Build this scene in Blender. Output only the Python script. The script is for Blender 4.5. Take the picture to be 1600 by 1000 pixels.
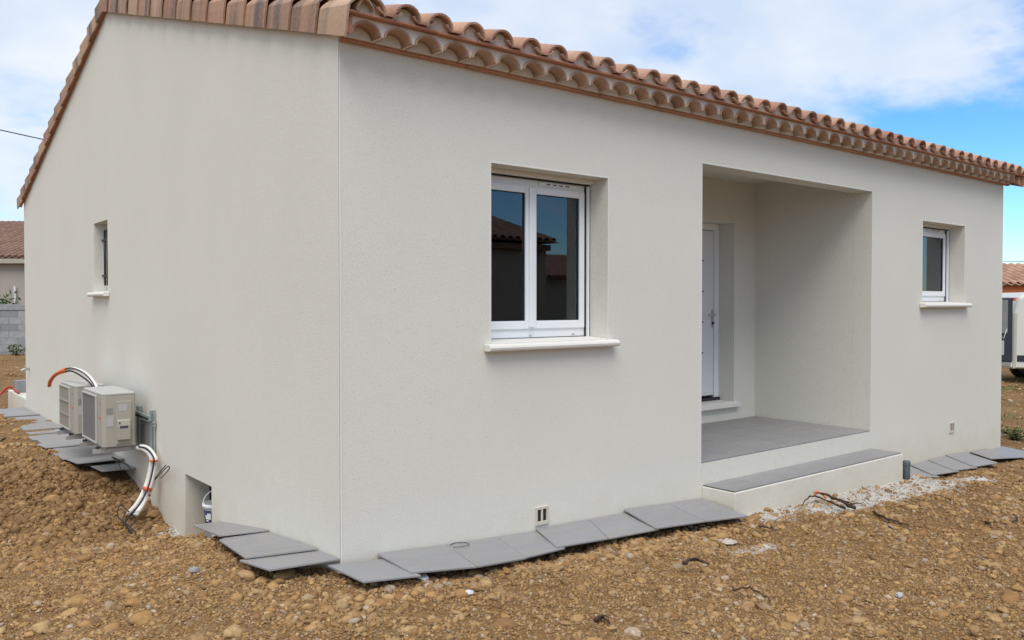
import bpy, bmesh, math, random
import numpy as np
from mathutils import Vector, Matrix, noise as mnoise
R = math.radians
rng = np.random.default_rng(7); random.seed(7)
for o in list(bpy.data.objects): bpy.data.objects.remove(o)
SC = bpy.context.scene; COL = SC.collection

# ---------------------------------------------------------------- camera
F_PX, YAW, PITCH = 1300.9, R(51.089), 0.0203
CAM = Vector((-2.2234, -4.3243, 1.4962))
cd = bpy.data.cameras.new('camera'); cam = bpy.data.objects.new('camera', cd); COL.objects.link(cam)
cd.sensor_fit = 'HORIZONTAL'; cd.sensor_width = 36; cd.lens = 36 * F_PX / 1600; cd.clip_start = .05; cd.clip_end = 2000
cam.location = CAM; cam.rotation_euler = (R(90) - PITCH, 0, YAW - R(90))
SC.camera = cam
SC.render.resolution_x, SC.render.resolution_y = 1024, 640
D_ = np.array([math.cos(YAW)*math.cos(PITCH), math.sin(YAW)*math.cos(PITCH), -math.sin(PITCH)])
R_ = np.array([math.sin(YAW), -math.cos(YAW), 0.]); U_ = np.cross(R_, D_); C_ = np.array(CAM)
def ray(x, y): return D_ + R_*(x-800)/F_PX + U_*(500-y)/F_PX
def hit(x, y, ax, v=0.):                       # photo pixel -> point on the plane axis=v
    q = ray(x, y); return Vector(C_ + q*((v-C_[ax])/q[ax]))
def far(x, y, t): return Vector(C_ + ray(x, y)*t)

# ---------------------------------------------------------------- sky, sun, exposure
SUN_DIR = Vector((-.33, -.40, .86)).normalized()      # towards the sun
W = bpy.data.worlds.new('World'); SC.world = W; W.use_nodes = True
def world():
    nt = W.node_tree; nt.nodes.clear(); N = nt.nodes.new; L = nt.links.new
    out = N('ShaderNodeOutputWorld'); sky = N('ShaderNodeTexSky'); sky.sky_type = 'NISHITA'; sky.sun_disc = False
    sky.sun_elevation = math.asin(SUN_DIR.z); sky.sun_rotation = math.atan2(SUN_DIR.x, SUN_DIR.y)
    sky.air_density = 1.0; sky.dust_density = .0; sky.ozone_density = 1.6; sky.altitude = 50
    hs = N('ShaderNodeHueSaturation'); hs.inputs['Saturation'].default_value = 1.3; L(sky.outputs[0], hs.inputs['Color'])
    b1 = N('ShaderNodeBackground'); b1.inputs[1].default_value = .088; tint = N('ShaderNodeMixRGB'); tint.blend_type = 'MULTIPLY'; tint.inputs[0].default_value = 1; tint.inputs[2].default_value = (.74, 1.0, 1.22, 1); L(hs.outputs[0], tint.inputs[1]); L(tint.outputs[0], b1.inputs[0])
    tc = N('ShaderNodeTexCoord'); sx = N('ShaderNodeSeparateXYZ'); L(tc.outputs['Generated'], sx.inputs[0])
    def M(op, a, b=None, c=None):
        m = N('ShaderNodeMath'); m.operation = op
        for i, v in enumerate((a, b, c)):
            if v is None: continue
            if isinstance(v, (int, float)): m.inputs[i].default_value = v
            else: L(v, m.inputs[i])
        return m.outputs[0]
    z = M('ADD', M('MAXIMUM', sx.outputs[2], 0.), .30)
    cx = N('ShaderNodeCombineXYZ'); L(M('DIVIDE', sx.outputs[0], z), cx.inputs[0]); L(M('DIVIDE', sx.outputs[1], z), cx.inputs[1]); cx.inputs[2].default_value = SKY_SEED
    n1 = N('ShaderNodeTexNoise'); n1.inputs['Scale'].default_value = 1.25; n1.inputs['Detail'].default_value = 9; n1.inputs['Roughness'].default_value = .55; n1.inputs['Distortion'].default_value = .15
    L(cx.outputs[0], n1.inputs['Vector'])
    rp = N('ShaderNodeValToRGB'); rp.color_ramp.elements[0].position = .385; rp.color_ramp.elements[1].position = .53; rp.color_ramp.interpolation = 'EASE'
    dt = N('ShaderNodeVectorMath'); dt.operation = 'DOT_PRODUCT'; L(tc.outputs['Generated'], dt.inputs[0]); dt.inputs[1].default_value = (.93, -.30, -.20)
    L(M('SUBTRACT', n1.outputs[0], M('MULTIPLY', M('SUBTRACT', dt.outputs['Value'], .12), .14)), rp.inputs[0])   # the cloud deck thins out towards one side
    n2 = N('ShaderNodeTexNoise'); n2.inputs['Scale'].default_value = 3.6; n2.inputs['Detail'].default_value = 7; n2.inputs['Roughness'].default_value = .5
    L(cx.outputs[0], n2.inputs['Vector'])
    r2 = N('ShaderNodeValToRGB'); r2.color_ramp.elements[0].position = .33; r2.color_ramp.elements[1].position = .66
    r2.color_ramp.elements[0].color = (.66, .77, .92, 1); r2.color_ramp.elements[1].color = (.93, .95, .97, 1)
    L(n2.outputs[0], r2.inputs[0])
    b2 = N('ShaderNodeBackground'); b2.inputs[1].default_value = .57; L(r2.outputs[0], b2.inputs[0])
    mx = N('ShaderNodeMixShader'); L(M('MULTIPLY', rp.outputs[0], .90), mx.inputs[0]); L(b1.outputs[0], mx.inputs[1]); L(b2.outputs[0], mx.inputs[2])
    L(mx.outputs[0], out.inputs[0])
SKY_SEED = 77.1
world()
sl = bpy.data.lights.new('sun', 'SUN'); sl.energy = 1.5; sl.angle = R(42); sl.color = (1, .95, .88)
so = bpy.data.objects.new('sun', sl); COL.objects.link(so); so.location = (0, 0, 30)
so.rotation_euler = (-SUN_DIR).to_track_quat('-Z', 'Y').to_euler()
SC.view_settings.view_transform = 'Standard'; SC.view_settings.look = 'None'; SC.view_settings.exposure = 0.88; SC.view_settings.gamma = 1
SC.view_settings.use_curve_mapping = False

# ---------------------------------------------------------------- materials
class NT:
    def __init__(s, name):
        s.m = bpy.data.materials.new(name); s.m.use_nodes = True; s.t = s.m.node_tree
        s.b = s.t.nodes['Principled BSDF']; s.out = s.t.nodes['Material Output']
    def N(s, t, **kw):
        n = s.t.nodes.new('ShaderNode' + t)
        for k, v in kw.items(): setattr(n, k, v)
        return n
    def L(s, a, b): s.t.links.new(a, b)
    def obj(s): return s.N('TexCoord').outputs['Object']
    def pos(s): return s.N('NewGeometry').outputs['Position']
    def noise(s, vec, scale, detail=4, rough=.55, dist=0):
        n = s.N('TexNoise'); s.L(vec, n.inputs['Vector']); n.inputs['Scale'].default_value = scale; n.inputs['Detail'].default_value = detail
        n.inputs['Roughness'].default_value = rough; n.inputs['Distortion'].default_value = dist; return n.outputs[0]
    def ramp(s, fac, stops, interp='LINEAR'):
        r = s.N('ValToRGB'); cr = r.color_ramp; cr.interpolation = interp
        while len(cr.elements) < len(stops): cr.elements.new(.5)
        for e, (p, c) in zip(cr.elements, stops):
            e.position = p; e.color = (c, c, c, 1) if isinstance(c, (int, float)) else (*c, 1)
        s.L(fac, r.inputs[0]); return r.outputs[0]
    def mix(s, fac, a, b, mode='MIX'):
        n = s.N('MixRGB', blend_type=mode)
        for i, v in enumerate((fac, a, b)):
            if isinstance(v, (int, float)): n.inputs[i].default_value = v if i == 0 else (v, v, v, 1)
            elif isinstance(v, tuple): n.inputs[i].default_value = (*v, 1)
            else: s.L(v, n.inputs[i])
        return n.outputs[0]
    def math(s, op, a, b=None):
        m = s.N('Math', operation=op)
        for i, v in enumerate((a, b)):
            if v is None: continue
            if isinstance(v, (int, float)): m.inputs[i].default_value = v
            else: s.L(v, m.inputs[i])
        return m.outputs[0]
    def base(s, c):
        if isinstance(c, tuple): s.b.inputs['Base Color'].default_value = (*c, 1)
        else: s.L(c, s.b.inputs['Base Color'])
    def rough(s, v):
        if isinstance(v, (int, float)): s.b.inputs['Roughness'].default_value = v
        else: s.L(v, s.b.inputs['Roughness'])
    def bump(s, h, strength=.3, dist=.01):
        n = s.N('Bump'); n.inputs['Strength'].default_value = strength; n.inputs['Distance'].default_value = dist
        s.L(h, n.inputs['Height']); s.L(n.outputs[0], s.b.inputs['Normal'])
    def spec(s, v): s.b.inputs['Specular IOR Level'].default_value = v
def simple(name, c, rough=.5, var=.08, scale=12, metal=0, spec=.5, bump=0, bscale=80):
    m = NT(name); p = m.obj(); f = m.noise(p, scale, 5)
    m.base(m.mix(f, tuple(x*(1-var*1.5) for x in c), tuple(min(1, x*(1+var*1.5)) for x in c)))
    m.rough(rough); m.b.inputs['Metallic'].default_value = metal; m.spec(spec)
    if bump: m.bump(m.noise(p, bscale, 4), bump, .004)
    return m.m
MAT = {}
def mat_stucco(name, c, speck=True):
    m = NT(name); p = m.pos()
    big = m.noise(p, .9, 4, .5); fine = m.noise(p, 150, 3, .6); mid = m.noise(p, 9, 5, .6)
    sp = m.N('Mapping'); sp.inputs['Scale'].default_value = (3.2, 3.2, .35); m.L(p, sp.inputs[0])
    streak = m.noise(sp.outputs[0], 1.6, 4, .6)
    col = m.mix(m.ramp(big, [(.3, 0.), (.7, 1.)]), tuple(x*.975 for x in c), tuple(min(1, x*1.02) for x in c))
    col = m.mix(m.ramp(mid, [(.3, .0), (.75, .22)]), col, tuple(x*.93 for x in c))
    col = m.mix(m.ramp(streak, [(.55, 0.), (.9, .10)]), col, (c[0]*.93, c[1]*.91, c[2]*.87))
    col = m.mix(m.ramp(fine, [(.3, .42), (.5, 0.)]), col, tuple(x*.62 for x in c))
    col = m.mix(m.ramp(m.noise(p, 75, 2, .5), [(.27, .55), (.40, 0.)]), col, tuple(x*.68 for x in c))
    col = m.mix(m.ramp(m.noise(p, 85, 2, .5), [(.62, 0.), (.75, .4)]), col, tuple(min(1, x*1.18) for x in c))
    # splashed earth near the ground
    sz = m.N('SeparateXYZ'); m.L(p, sz.inputs[0])
    h = m.math('ADD', sz.outputs[2], m.math('MULTIPLY', m.math('SUBTRACT', m.noise(p, 5, 5, .65), .5), .5))
    col = m.mix(m.ramp(h, [(-.0, .0), (.001, 0.), (.002, 0.)]) if False else m.ramp(m.math('ADD', h, .5), [(.25, .45), (.60, 0.)]), col, (c[0]*.80, c[1]*.70, c[2]*.56))
    m.base(col); m.rough(.92); m.spec(.2)
    m.bump(m.math('ADD', fine, m.math('MULTIPLY', mid, .6)), .55, .004)
    return m.m
MAT['stucco'] = mat_stucco('wall_render', (.700, .684, .615))
MAT['bead'] = simple('corner_bead_pvc', (.72, .71, .67), .6, .03)
MAT['pvc'] = simple('white_pvc', (.80, .82, .84), .32, .015, 4)
MAT['stone_sill'] = simple('pale_cast_stone', (.74, .72, .67), .6, .05, 14, bump=.15)
MAT['mortar'] = simple('pale_mortar', (.68, .63, .56), .9, .12, 22, bump=.5, bscale=60)
MAT['vent'] = simple('cream_grille_plastic', (.56, .52, .44), .6, .05)
MAT['dark_gap'] = simple('rubber_and_gap_shade', (.012, .012, .012), .7, .1)  # black pads, plus the shade inside slots, gaps and openings put into colour
MAT['black_iron'] = simple('black_iron', (.012, .013, .015), .45, .2, 30)
MAT['ac'] = simple('beige_grey_enamel', (.37, .345, .295), .42, .03, 5)
MAT['ac_top'] = simple('pale_grey_enamel', (.46, .46, .44), .4, .03, 5)
MAT['ac_dark'] = simple('dark_grille_void', (.055, .055, .06), .6, .1)
MAT['ac_line'] = simple('grey_plastic', (.24, .235, .225), .5, .05)
MAT['bracket'] = simple('grey_painted_steel', (.27, .32, .31), .45, .08, 20, .2)
MAT['galv'] = simple('galvanised_metal', (.52, .53, .52), .38, .12, 40, .7)
MAT['insul'] = simple('white_foam_insulation', (.74, .73, .70), .75, .07, 25, bump=.3, bscale=50)
MAT['orange'] = simple('orange_plastic', (.68, .13, .035), .5, .15, 25)
MAT['cable'] = simple('black_cable', (.015, .016, .018), .5, .2)
MAT['hose'] = simple('red_hose', (.42, .035, .025), .45, .2, 20)
MAT['conc'] = simple('grey_concrete', (.27, .28, .285), .9, .22, 9, bump=.6, bscale=45)
MAT['navy'] = simple('navy_print', (.01, .016, .07), .4, .05)
MAT['white_plastic'] = simple('white_plastic', (.74, .76, .78), .4, .03)
MAT['label'] = simple('pale_label', (.43, .43, .42), .5, .05, 60)
MAT['grey_pipe'] = simple('grey_pvc_pipe', (.085, .105, .115), .5, .1, 30)
MAT['root'] = simple('dark_root', (.055, .032, .02), .9, .35, 30, bump=.8, bscale=40)
MAT['fascia'] = simple('orange_render', (.50, .145, .045), .85, .1, 4)
MAT['vanw'] = simple('cream_white_paint', (.66, .66, .61), .3, .03, 2)
MAT['vand'] = simple('dark_plastic_trim', (.025, .03, .04), .5, .1)
MAT['vang'] = simple('grey_trim_panel', (.20, .205, .20), .7, .1, 5)
MAT['tyre'] = simple('tyre_rubber', (.02, .02, .02), .8, .1)
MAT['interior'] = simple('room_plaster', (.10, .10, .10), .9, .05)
MAT['neigh'] = simple('taupe_render', (.36, .33, .285), .9, .06, 1.5, bump=.2)
MAT['neigh2'] = simple('sand_render', (.40, .36, .30), .9, .06, 1.5)
MAT['paper'] = simple('white_scrap', (.74, .75, .74), .7, .05)
MAT['wood'] = simple('weathered_pole', (.16, .13, .10), .9, .2, 8)
def mat_door():
    m = NT('door_grey_white'); m.base((.72, .755, .77)); m.rough(.38); return m.m
MAT['door'] = mat_door()
def mat_glass():
    m = NT('window_glass'); t = m.t
    tr = m.N('BsdfTransparent'); tr.inputs[0].default_value = (.62, .67, .68, 1); gl = m.N('BsdfGlossy'); gl.inputs['Roughness'].default_value = 0.0
    gl.inputs[0].default_value = (.86, .93, 1, 1)
    fr = m.N('Fresnel'); fr.inputs[0].default_value = 1.9; mx = m.N('MixShader')
    m.L(fr.outputs[0], mx.inputs[0]); m.L(tr.outputs[0], mx.inputs[1]); m.L(gl.outputs[0], mx.inputs[2]); m.L(mx.outputs[0], m.out.inputs[0])
    return m.m
MAT['glass'] = mat_glass()
def mat_terracotta(name, stops, dark=.5, scale=3.0, island=False, band=False):
    m = NT(name); p = m.obj(); g = m.N('NewGeometry'); oi = m.N('ObjectInfo')
    rnd = g.outputs['Random Per Island'] if island else oi.outputs['Random']
    off = m.N('VectorMath', operation='ADD'); m.L(p, off.inputs[0]); cb = m.N('CombineXYZ')
    for i, k in enumerate((17., 31., 53.)): m.L(m.math('MULTIPLY', rnd, k), cb.inputs[i])
    m.L(cb.outputs[0], off.inputs[1]); q = off.outputs[0]
    c = m.ramp(rnd, stops)
    fq = q
    if band:
        mp = m.N('Mapping'); mp.inputs['Scale'].default_value = (.12, 1.5, .12); m.L(q, mp.inputs[0]); fq = mp.outputs[0]
    flame = m.noise(fq, scale, 3, .5, .2)
    c = m.mix(m.ramp(flame, [(.47, 0.), (.66, dark)]), c, (.115, .098, .092))
    c = m.mix(m.ramp(m.noise(q, 45, 4), [(.35, .0), (.75, .35)]), c, (.50, .36, .26))
    c = m.mix(m.ramp(m.noise(q, 120, 2), [(.3, .4), (.5, 0.)]), c, (.13, .07, .05))
    m.base(c); m.rough(.88); m.spec(.25); m.bump(m.noise(q, 90, 4), .25, .004)
    return m.m
TC = [(0., (.45, .235, .165)), (.2, (.58, .37, .27)), (.4, (.38, .185, .13)), (.6, (.62, .42, .31)), (.8, (.50, .265, .185)), (1., (.56, .345, .25))]
MAT['verge'] = mat_terracotta('flamed_verge_tile', [(0., (.50, .34, .22)), (.2, (.34, .185, .13)), (.4, (.52, .36, .25)), (.55, (.28, .165, .125)), (.75, (.47, .29, .195)), (.9, (.38, .20, .135)), (1., (.55, .39, .27))], .95, 4.2, band=True)
MAT['tile'] = mat_terracotta('clay_roof_tile', TC, .25)
MAT['tile_i'] = mat_terracotta('clay_roof_tiles_joined', TC, .35, island=True)
MAT['ctile'] = mat_terracotta('cornice_clay', [(0., (.42, .26, .18)), (.35, (.50, .34, .24)), (.7, (.34, .18, .12)), (1., (.46, .31, .22))], .15)
MAT['band'] = mat_terracotta('cornice_band_clay', [(0., (.47, .195, .12)), (1., (.53, .25, .16))], .25, 6)
MAT['oldtile'] = mat_terracotta('old_brown_tiles', [(0., (.16, .085, .06)), (.5, (.21, .115, .08)), (1., (.27, .155, .11))], .4, island=True)
MAT['pinktile'] = mat_terracotta('pink_tiles', [(0., (.42, .22, .15)), (.5, (.52, .32, .22)), (1., (.36, .17, .11))], .3, island=True)
def mat_slab(name, c, rough=.42):
    m = NT(name); p = m.obj(); oi = m.N('ObjectInfo')
    mp = m.N('Mapping'); mp.inputs['Scale'].default_value = (1, 5, 1); m.L(p, mp.inputs[0])
    off = m.N('VectorMath', operation='ADD'); m.L(mp.outputs[0], off.inputs[0]); cb = m.N('CombineXYZ'); m.L(m.math('MULTIPLY', oi.outputs['Random'], 40.), cb.inputs[0]); m.L(cb.outputs[0], off.inputs[1])
    a = m.noise(off.outputs[0], 2.2, 6, .6, .6)
    k = m.mix(a, tuple(x*.80 for x in c), tuple(x*1.18 for x in c))
    k = m.mix(m.math('MULTIPLY', oi.outputs['Random'], .22), k, tuple(x*.74 for x in c))
    dust = m.noise(m.pos(), 14, 6, .7)
    k = m.mix(m.ramp(dust, [(.44, 0.), (.74, .62)]), k, (.34, .29, .225))
    m.base(k); m.rough(m.ramp(dust, [(.4, rough), (.8, .8)])); m.bump(m.noise(p, 120, 3), .05, .002); return m.m
MAT['slab'] = mat_slab('grey_porcelain', (.265, .268, .280))
MAT['grout'] = simple('grey_grout', (.20, .205, .21), .9, .1)
STONE_STOPS = [(0., (.32, .185, .066)), (.14, (.40, .250, .098)), (.28, (.23, .120, .042)), (.42, (.46, .310, .130)), (.55, (.28, .165, .072)),
               (.68, (.48, .345, .165)), (.78, (.20, .100, .036)), (.88, (.36, .255, .130)), (.955, (.30, .250, .190)), (1., (.54, .46, .34))]
STONE_STOPS = [(a, (b[0]*1.08, b[1]*1.04, b[2]*1.08)) for a, b in STONE_STOPS]
def mat_pebble(name, island, stops=STONE_STOPS):
    m = NT(name); p = m.pos(); g = m.N('NewGeometry'); oi = m.N('ObjectInfo')
    rnd = g.outputs['Random Per Island'] if island else oi.outputs['Random']
    c = m.ramp(rnd, stops)
    c = m.mix(m.ramp(m.noise(p, 38, 5, .6), [(.35, .55), (.7, 0.)]), c, (.19, .110, .050))
    c = m.mix(m.ramp(m.noise(p, 130, 3, .6), [(.5, 0.), (.8, .35)]), c, (.54, .39, .22))
    m.base(c); m.rough(.85); m.spec(.25); m.bump(m.noise(p, 110, 4), .35, .004); return m.m
MAT['pebble_i'] = mat_pebble('gravel_pebbles', True)
MAT['stone'] = mat_pebble('river_stone', False)
MAT['clod'] = mat_pebble('earth_clods', True, [(0., (.20, .112, .048)), (.4, (.29, .170, .072)), (.7, (.15, .080, .035)), (1., (.35, .220, .100))])
MAT['rubble'] = mat_pebble('plaster_crumbs', True, [(0., (.54, .52, .49)), (.5, (.66, .64, .61)), (.75, (.46, .43, .38)), (1., (.34, .27, .18))])
SPILL = [((3.45, -.42), (6.35, -.42), .26), ((4.2, -.62), (6.9, -.62), .20), ((2.55, -.92), (2.75, -.92), .13), ((-.08, 2.98), (-.01, 2.98), .12)]
def mat_ground():
    m = NT('gravel_earth'); p = m.pos()
    v1 = m.N('TexVoronoi'); v1.inputs['Scale'].default_value = 62; m.L(p, v1.inputs['Vector'])
    v2 = m.N('TexVoronoi'); v2.inputs['Scale'].default_value = 24; m.L(p, v2.inputs['Vector'])
    stops = [(a, tuple(x*.86 for x in b)) for a, b in STONE_STOPS]
    sp = m.N('SeparateColor'); m.L(v1.outputs['Color'], sp.inputs[0]); c1 = m.ramp(sp.outputs[0], stops)
    sp2 = m.N('SeparateColor'); m.L(v2.outputs['Color'], sp2.inputs[0]); c2 = m.ramp(sp2.outputs[1], stops)
    c = m.mix(.4, c1, c2)
    c = m.mix(m.ramp(m.noise(p, 3.1, 6, .65), [(.38, .0), (.68, .72)]), c, (.225, .122, .046))
    c = m.mix(m.ramp(m.noise(p, .55, 4, .6), [(.42, .0), (.70, .45)]), c, (.165, .086, .034))
    c = m.mix(m.ramp(v1.outputs['Distance'], [(.38, 0.), (.75, .55)]), c, (.095, .055, .027))
    # bare moist earth on the bank
    db = m.N('VectorMath', operation='DISTANCE'); m.L(p, db.inputs[0]); db.inputs[1].default_value = (-.55, 4.0, -.25)
    c = m.mix(m.ramp(m.math('ADD', db.outputs['Value'], m.math('MULTIPLY', m.noise(p, 2.5, 5), .8)), [(.9, .75), (1.5, 0.)]), c, (.130, .062, .027))
    # spilt plaster by the step
    vn = m.N('VectorMath', operation='ADD'); m.L(p, vn.inputs[0]); nn = m.N('TexNoise'); nn.inputs['Scale'].default_value = 5; nn.inputs['Detail'].default_value = 6; m.L(p, nn.inputs['Vector'])
    sb = m.N('VectorMath', operation='MULTIPLY_ADD'); m.L(nn.outputs['Color'], sb.inputs[0]); sb.inputs[1].default_value = (.5, .5, .5); sb.inputs[2].default_value = (-.25, -.25, -.25)
    m.L(sb.outputs[0], vn.inputs[1]); s3 = m.N('SeparateXYZ'); m.L(vn.outputs[0], s3.inputs[0])
    tot = None
    for (a, b, w) in SPILL:
        xm, hw = (a[0]+b[0])/2, (b[0]-a[0])/2
        dx = m.math('MAXIMUM', m.math('SUBTRACT', m.math('ABSOLUTE', m.math('SUBTRACT', s3.outputs[0], xm)), hw), 0.)
        dy = m.math('SUBTRACT', s3.outputs[1], a[1])
        d = m.math('DIVIDE', m.math('SQRT', m.math('ADD', m.math('MULTIPLY', dx, dx), m.math('MULTIPLY', dy, dy))), w)
        tot = d if tot is None else m.math('MINIMUM', tot, d)
    fac = m.math('MULTIPLY', m.ramp(tot, [(.45, 1.), (1., 0.)]), m.ramp(m.noise(p, 26, 5, .7), [(.2, .5), (.42, 1.)]))
    c = m.mix(fac, c, (.56, .54, .50))
    # thin weeds far off
    g = m.math('MULTIPLY', m.ramp(m.noise(p, .8, 6, .7), [(.48, 0.), (.62, .7)]), m.ramp(m.math('DIVIDE', m.math('SUBTRACT', s3.outputs[0], 11.), 6.), [(0., 0.), (1., 1.)]))
    c = m.mix(g, c, (.10, .115, .045))
    m.base(c); m.rough(.95); m.spec(.15)
    h = m.math('ADD', m.math('MULTIPLY', v1.outputs['Distance'], -1.0), m.math('ADD', m.math('MULTIPLY', v2.outputs['Distance'], -1.0), m.noise(p, 30, 6, .7)))
    m.bump(h, .9, .012); return m.m
MAT['ground'] = mat_ground()
def mat_leaf(name, a, b):
    m = NT(name); g = m.N('NewGeometry'); m.base(m.ramp(g.outputs['Random Per Island'], [(0., a), (1., b)])); m.rough(.7); return m.m
MAT['leaf'] = mat_leaf('green_leaves', (.035, .075, .018), (.11, .155, .05))
MAT['grass'] = mat_leaf('dry_grass', (.06, .085, .025), (.22, .20, .09))

# ---------------------------------------------------------------- helpers
class MB:
    def __init__(s): s.v = []; s.f = []
    def add(s, vs, fs):
        n = len(s.v); s.v += [tuple(q) for q in vs]; s.f += [tuple(i+n for i in f) for f in fs]; return s
    def box(s, x0, x1, y0, y1, z0, z1, M=None):
        vs = [(x, y, z) for z in (z0, z1) for y in (y0, y1) for x in (x0, x1)]
        if M: vs = [M @ Vector(q) for q in vs]
        return s.add(vs, [(0, 2, 3, 1), (4, 5, 7, 6), (0, 1, 5, 4), (1, 3, 7, 5), (3, 2, 6, 7), (2, 0, 4, 6)])
    def quad(s, a, b, c, d): return s.add([a, b, c, d], [(0, 1, 2, 3)])
    def prism(s, poly, fn0, fn1):              # polygon swept between two placements
        n = len(poly); return s.add([fn0(q) for q in poly] + [fn1(q) for q in poly],
            [tuple(range(n-1, -1, -1)), tuple(range(n, 2*n))] + [(i, (i+1) % n, n+(i+1) % n, n+i) for i in range(n)])
    def tube(s, pts, r, seg=8, caps=True):
        pts = [Vector(q) for q in pts]; n = len(pts); rr = r if isinstance(r, (list, tuple)) else [r]*n
        base = len(s.v); up = None
        for i, q in enumerate(pts):
            t = (pts[min(i+1, n-1)] - pts[max(i-1, 0)]).normalized()
            a = (up - t*up.dot(t)) if up else t.orthogonal()
            a.normalize(); up = a; b = t.cross(a)
            for k in range(seg):
                th = 2*math.pi*k/seg; s.v.append(tuple(q + (a*math.cos(th) + b*math.sin(th))*rr[i]))
        for i in range(n-1):
            for k in range(seg):
                k2 = (k+1) % seg; s.f.append((base+i*seg+k, base+i*seg+k2, base+(i+1)*seg+k2, base+(i+1)*seg+k))
        if caps: s.f.append(tuple(base+k for k in range(seg-1, -1, -1))); s.f.append(tuple(base+(n-1)*seg+k for k in range(seg)))
        return s
    def lathe(s, prof, seg=24, M=None):        # prof: (r, z)
        base = len(s.v)
        for (r, z) in prof:
            for k in range(seg):
                q = Vector((r*math.cos(2*math.pi*k/seg), r*math.sin(2*math.pi*k/seg), z)); s.v.append(tuple(M @ q if M else q))
        for i in range(len(prof)-1):
            for k in range(seg):
                k2 = (k+1) % seg; s.f.append((base+i*seg+k, base+i*seg+k2, base+(i+1)*seg+k2, base+(i+1)*seg+k))
        return s
    def mesh(s, name, smooth=False):
        me = bpy.data.meshes.new(name); me.from_pydata(s.v, [], s.f); me.validate(); me.update()
        bm = bmesh.new(); bm.from_mesh(me); bmesh.ops.recalc_face_normals(bm, faces=bm.faces); bm.to_mesh(me); bm.free()
        if smooth: me.polygons.foreach_set('use_smooth', [True]*len(me.polygons))
        return me
    def build(s, name, mat, parent=None, smooth=False, bevel=0, auto=None):
        return put(name, s.mesh(name, smooth), mat, parent, bevel=bevel, auto=auto)
def put(name, me, mat=None, parent=None, M=None, bevel=0, auto=None):
    o = bpy.data.objects.new(name, me); COL.objects.link(o)
    if mat and not len(me.materials): me.materials.append(MAT[mat] if isinstance(mat, str) else mat)
    if parent: o.parent = parent
    if M is not None: o.matrix_local = M
    if bevel:
        b = o.modifiers.new('bevel', 'BEVEL'); b.width = bevel; b.segments = 2; b.limit_method = 'ANGLE'; b.angle_limit = R(40)
    return o
def tag(o, label, cat, group=None):
    o['label'] = label; o['category'] = cat
    if group: o['group'] = group
    return o
def empty(name, loc=(0, 0, 0), rz=0):
    o = bpy.data.objects.new(name, None); COL.objects.link(o); o.location = loc; o.rotation_euler = (0, 0, rz); o.empty_display_size = .1; return o
def spline(pts, n=8):                          # Catmull-Rom through points
    P = [Vector(q) for q in pts]; P = [P[0]*2-P[1]] + P + [P[-1]*2-P[-2]]; out = []
    for i in range(1, len(P)-2):
        for k in range(n):
            t = k/n; a, b, c, d = P[i-1:i+3]
            out.append(.5*((2*b) + (c-a)*t + (2*a-5*b+4*c-d)*t*t + (3*b-a-3*c+d)*t**3))
    return out + [P[-2]]

# ---------------------------------------------------------------- ground
CP = np.array([
 (0,0,-.05),(.3,-.1,-.075),(1.5,-.1,-.115),(2.4,-.1,-.125),(3.2,-.45,-.15),(4.5,-.4,-.19),(6.0,-.4,-.23),(7,-.2,-.325),(8.5,-.2,-.35),(9.3,0,-.40),
 (0,.8,-.17),(-.1,-.48,-.045),(.3,-.52,-.055),(.8,-.52,-.088),(1.4,-.46,-.118),(2.2,-.5,-.128),(2.9,-.56,-.155),(.3,-1.5,-.12),(2,-1.5,-.14),(2.5,-3,-.15),(4.5,-1.5,-.2),(6,-2,-.26),(9,-2,-.35),(12,0,-.42),(14,3,-.42),(20,6,-.45),(30,8,-.45),(12,-8,-.3),(4,-8,-.2),
 (-2.2,-4.3,-.12),(-4,-2,-.15),(-5,2,-.2),(-.5,.2,-.025),(-.47,.7,-.06),(-.3,.8,-.10),(-.25,1.3,-.15),(-.15,1.9,-.29),(.1,2.3,-.42),(0,2.9,-.46),(.3,2.5,-.43),(0,3.26,-.45),(-.3,3.1,-.43),
 (0,3.6,-.34),(0,4.0,-.29),(0,4.4,-.21),(-.3,4.5,-.15),(-.2,3.95,-.33),(-.5,4.0,-.24),(-.5,3.7,-.35),(-.8,3.8,-.26),(0,5,-.17),(0,6,-.17),(0,7,-.17),(0,8,-.17),(0,9,-.18),(0,10.4,-.25),(-.4,5.3,-.165),(-.4,6.2,-.165),(-.45,7,-.165),(-.45,8,-.165),(-.5,9,-.165),(0,12,-.33),(0,14,-.2),
 (-1.25,3.3,-.37),(-.85,3.05,-.38),(-.5,3.0,-.42),(-1.6,.6,-.21),(-.8,1.5,-.25),(-.8,2.2,-.33),(-1.5,2.2,-.32),(-.58,5.0,-.10),(-.58,5.6,-.09),(-.58,6.2,-.09),(-.58,7,-.09),(-.58,8,-.09),(-.6,9,-.10),(-.65,4.35,-.05),(-.9,4.6,.0),(-1.2,5.3,.04),(-.7,5.2,-.07),(-.95,7.0,-.06),(-1.5,4.3,-.12),(-2.4,5,-.02),(-3,3.2,-.3),
 (-2,12,-.08),(-1,16,-.05),(-2,24,.03),(3,24,.03),(10,20,-.1),(-10,10,0),(-20,20,0),(60,20,-.45),(-60,60,0),(60,-60,-.4),(-60,-60,-.2),(60,90,-.3)], float)
def gz(x, y):
    x = np.asarray(x, float); y = np.asarray(y, float); sh = x.shape; X = x.ravel(); Y = y.ravel(); out = np.empty(X.shape)
    for i in range(0, len(X), 40000):
        xx = X[i:i+40000, None]; yy = Y[i:i+40000, None]
        w = 1/((xx-CP[None, :, 0])**2 + (yy-CP[None, :, 1])**2 + .02)**1.7
        out[i:i+40000] = (w*CP[None, :, 2]).sum(1)/w.sum(1)
    return out.reshape(sh)
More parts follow.
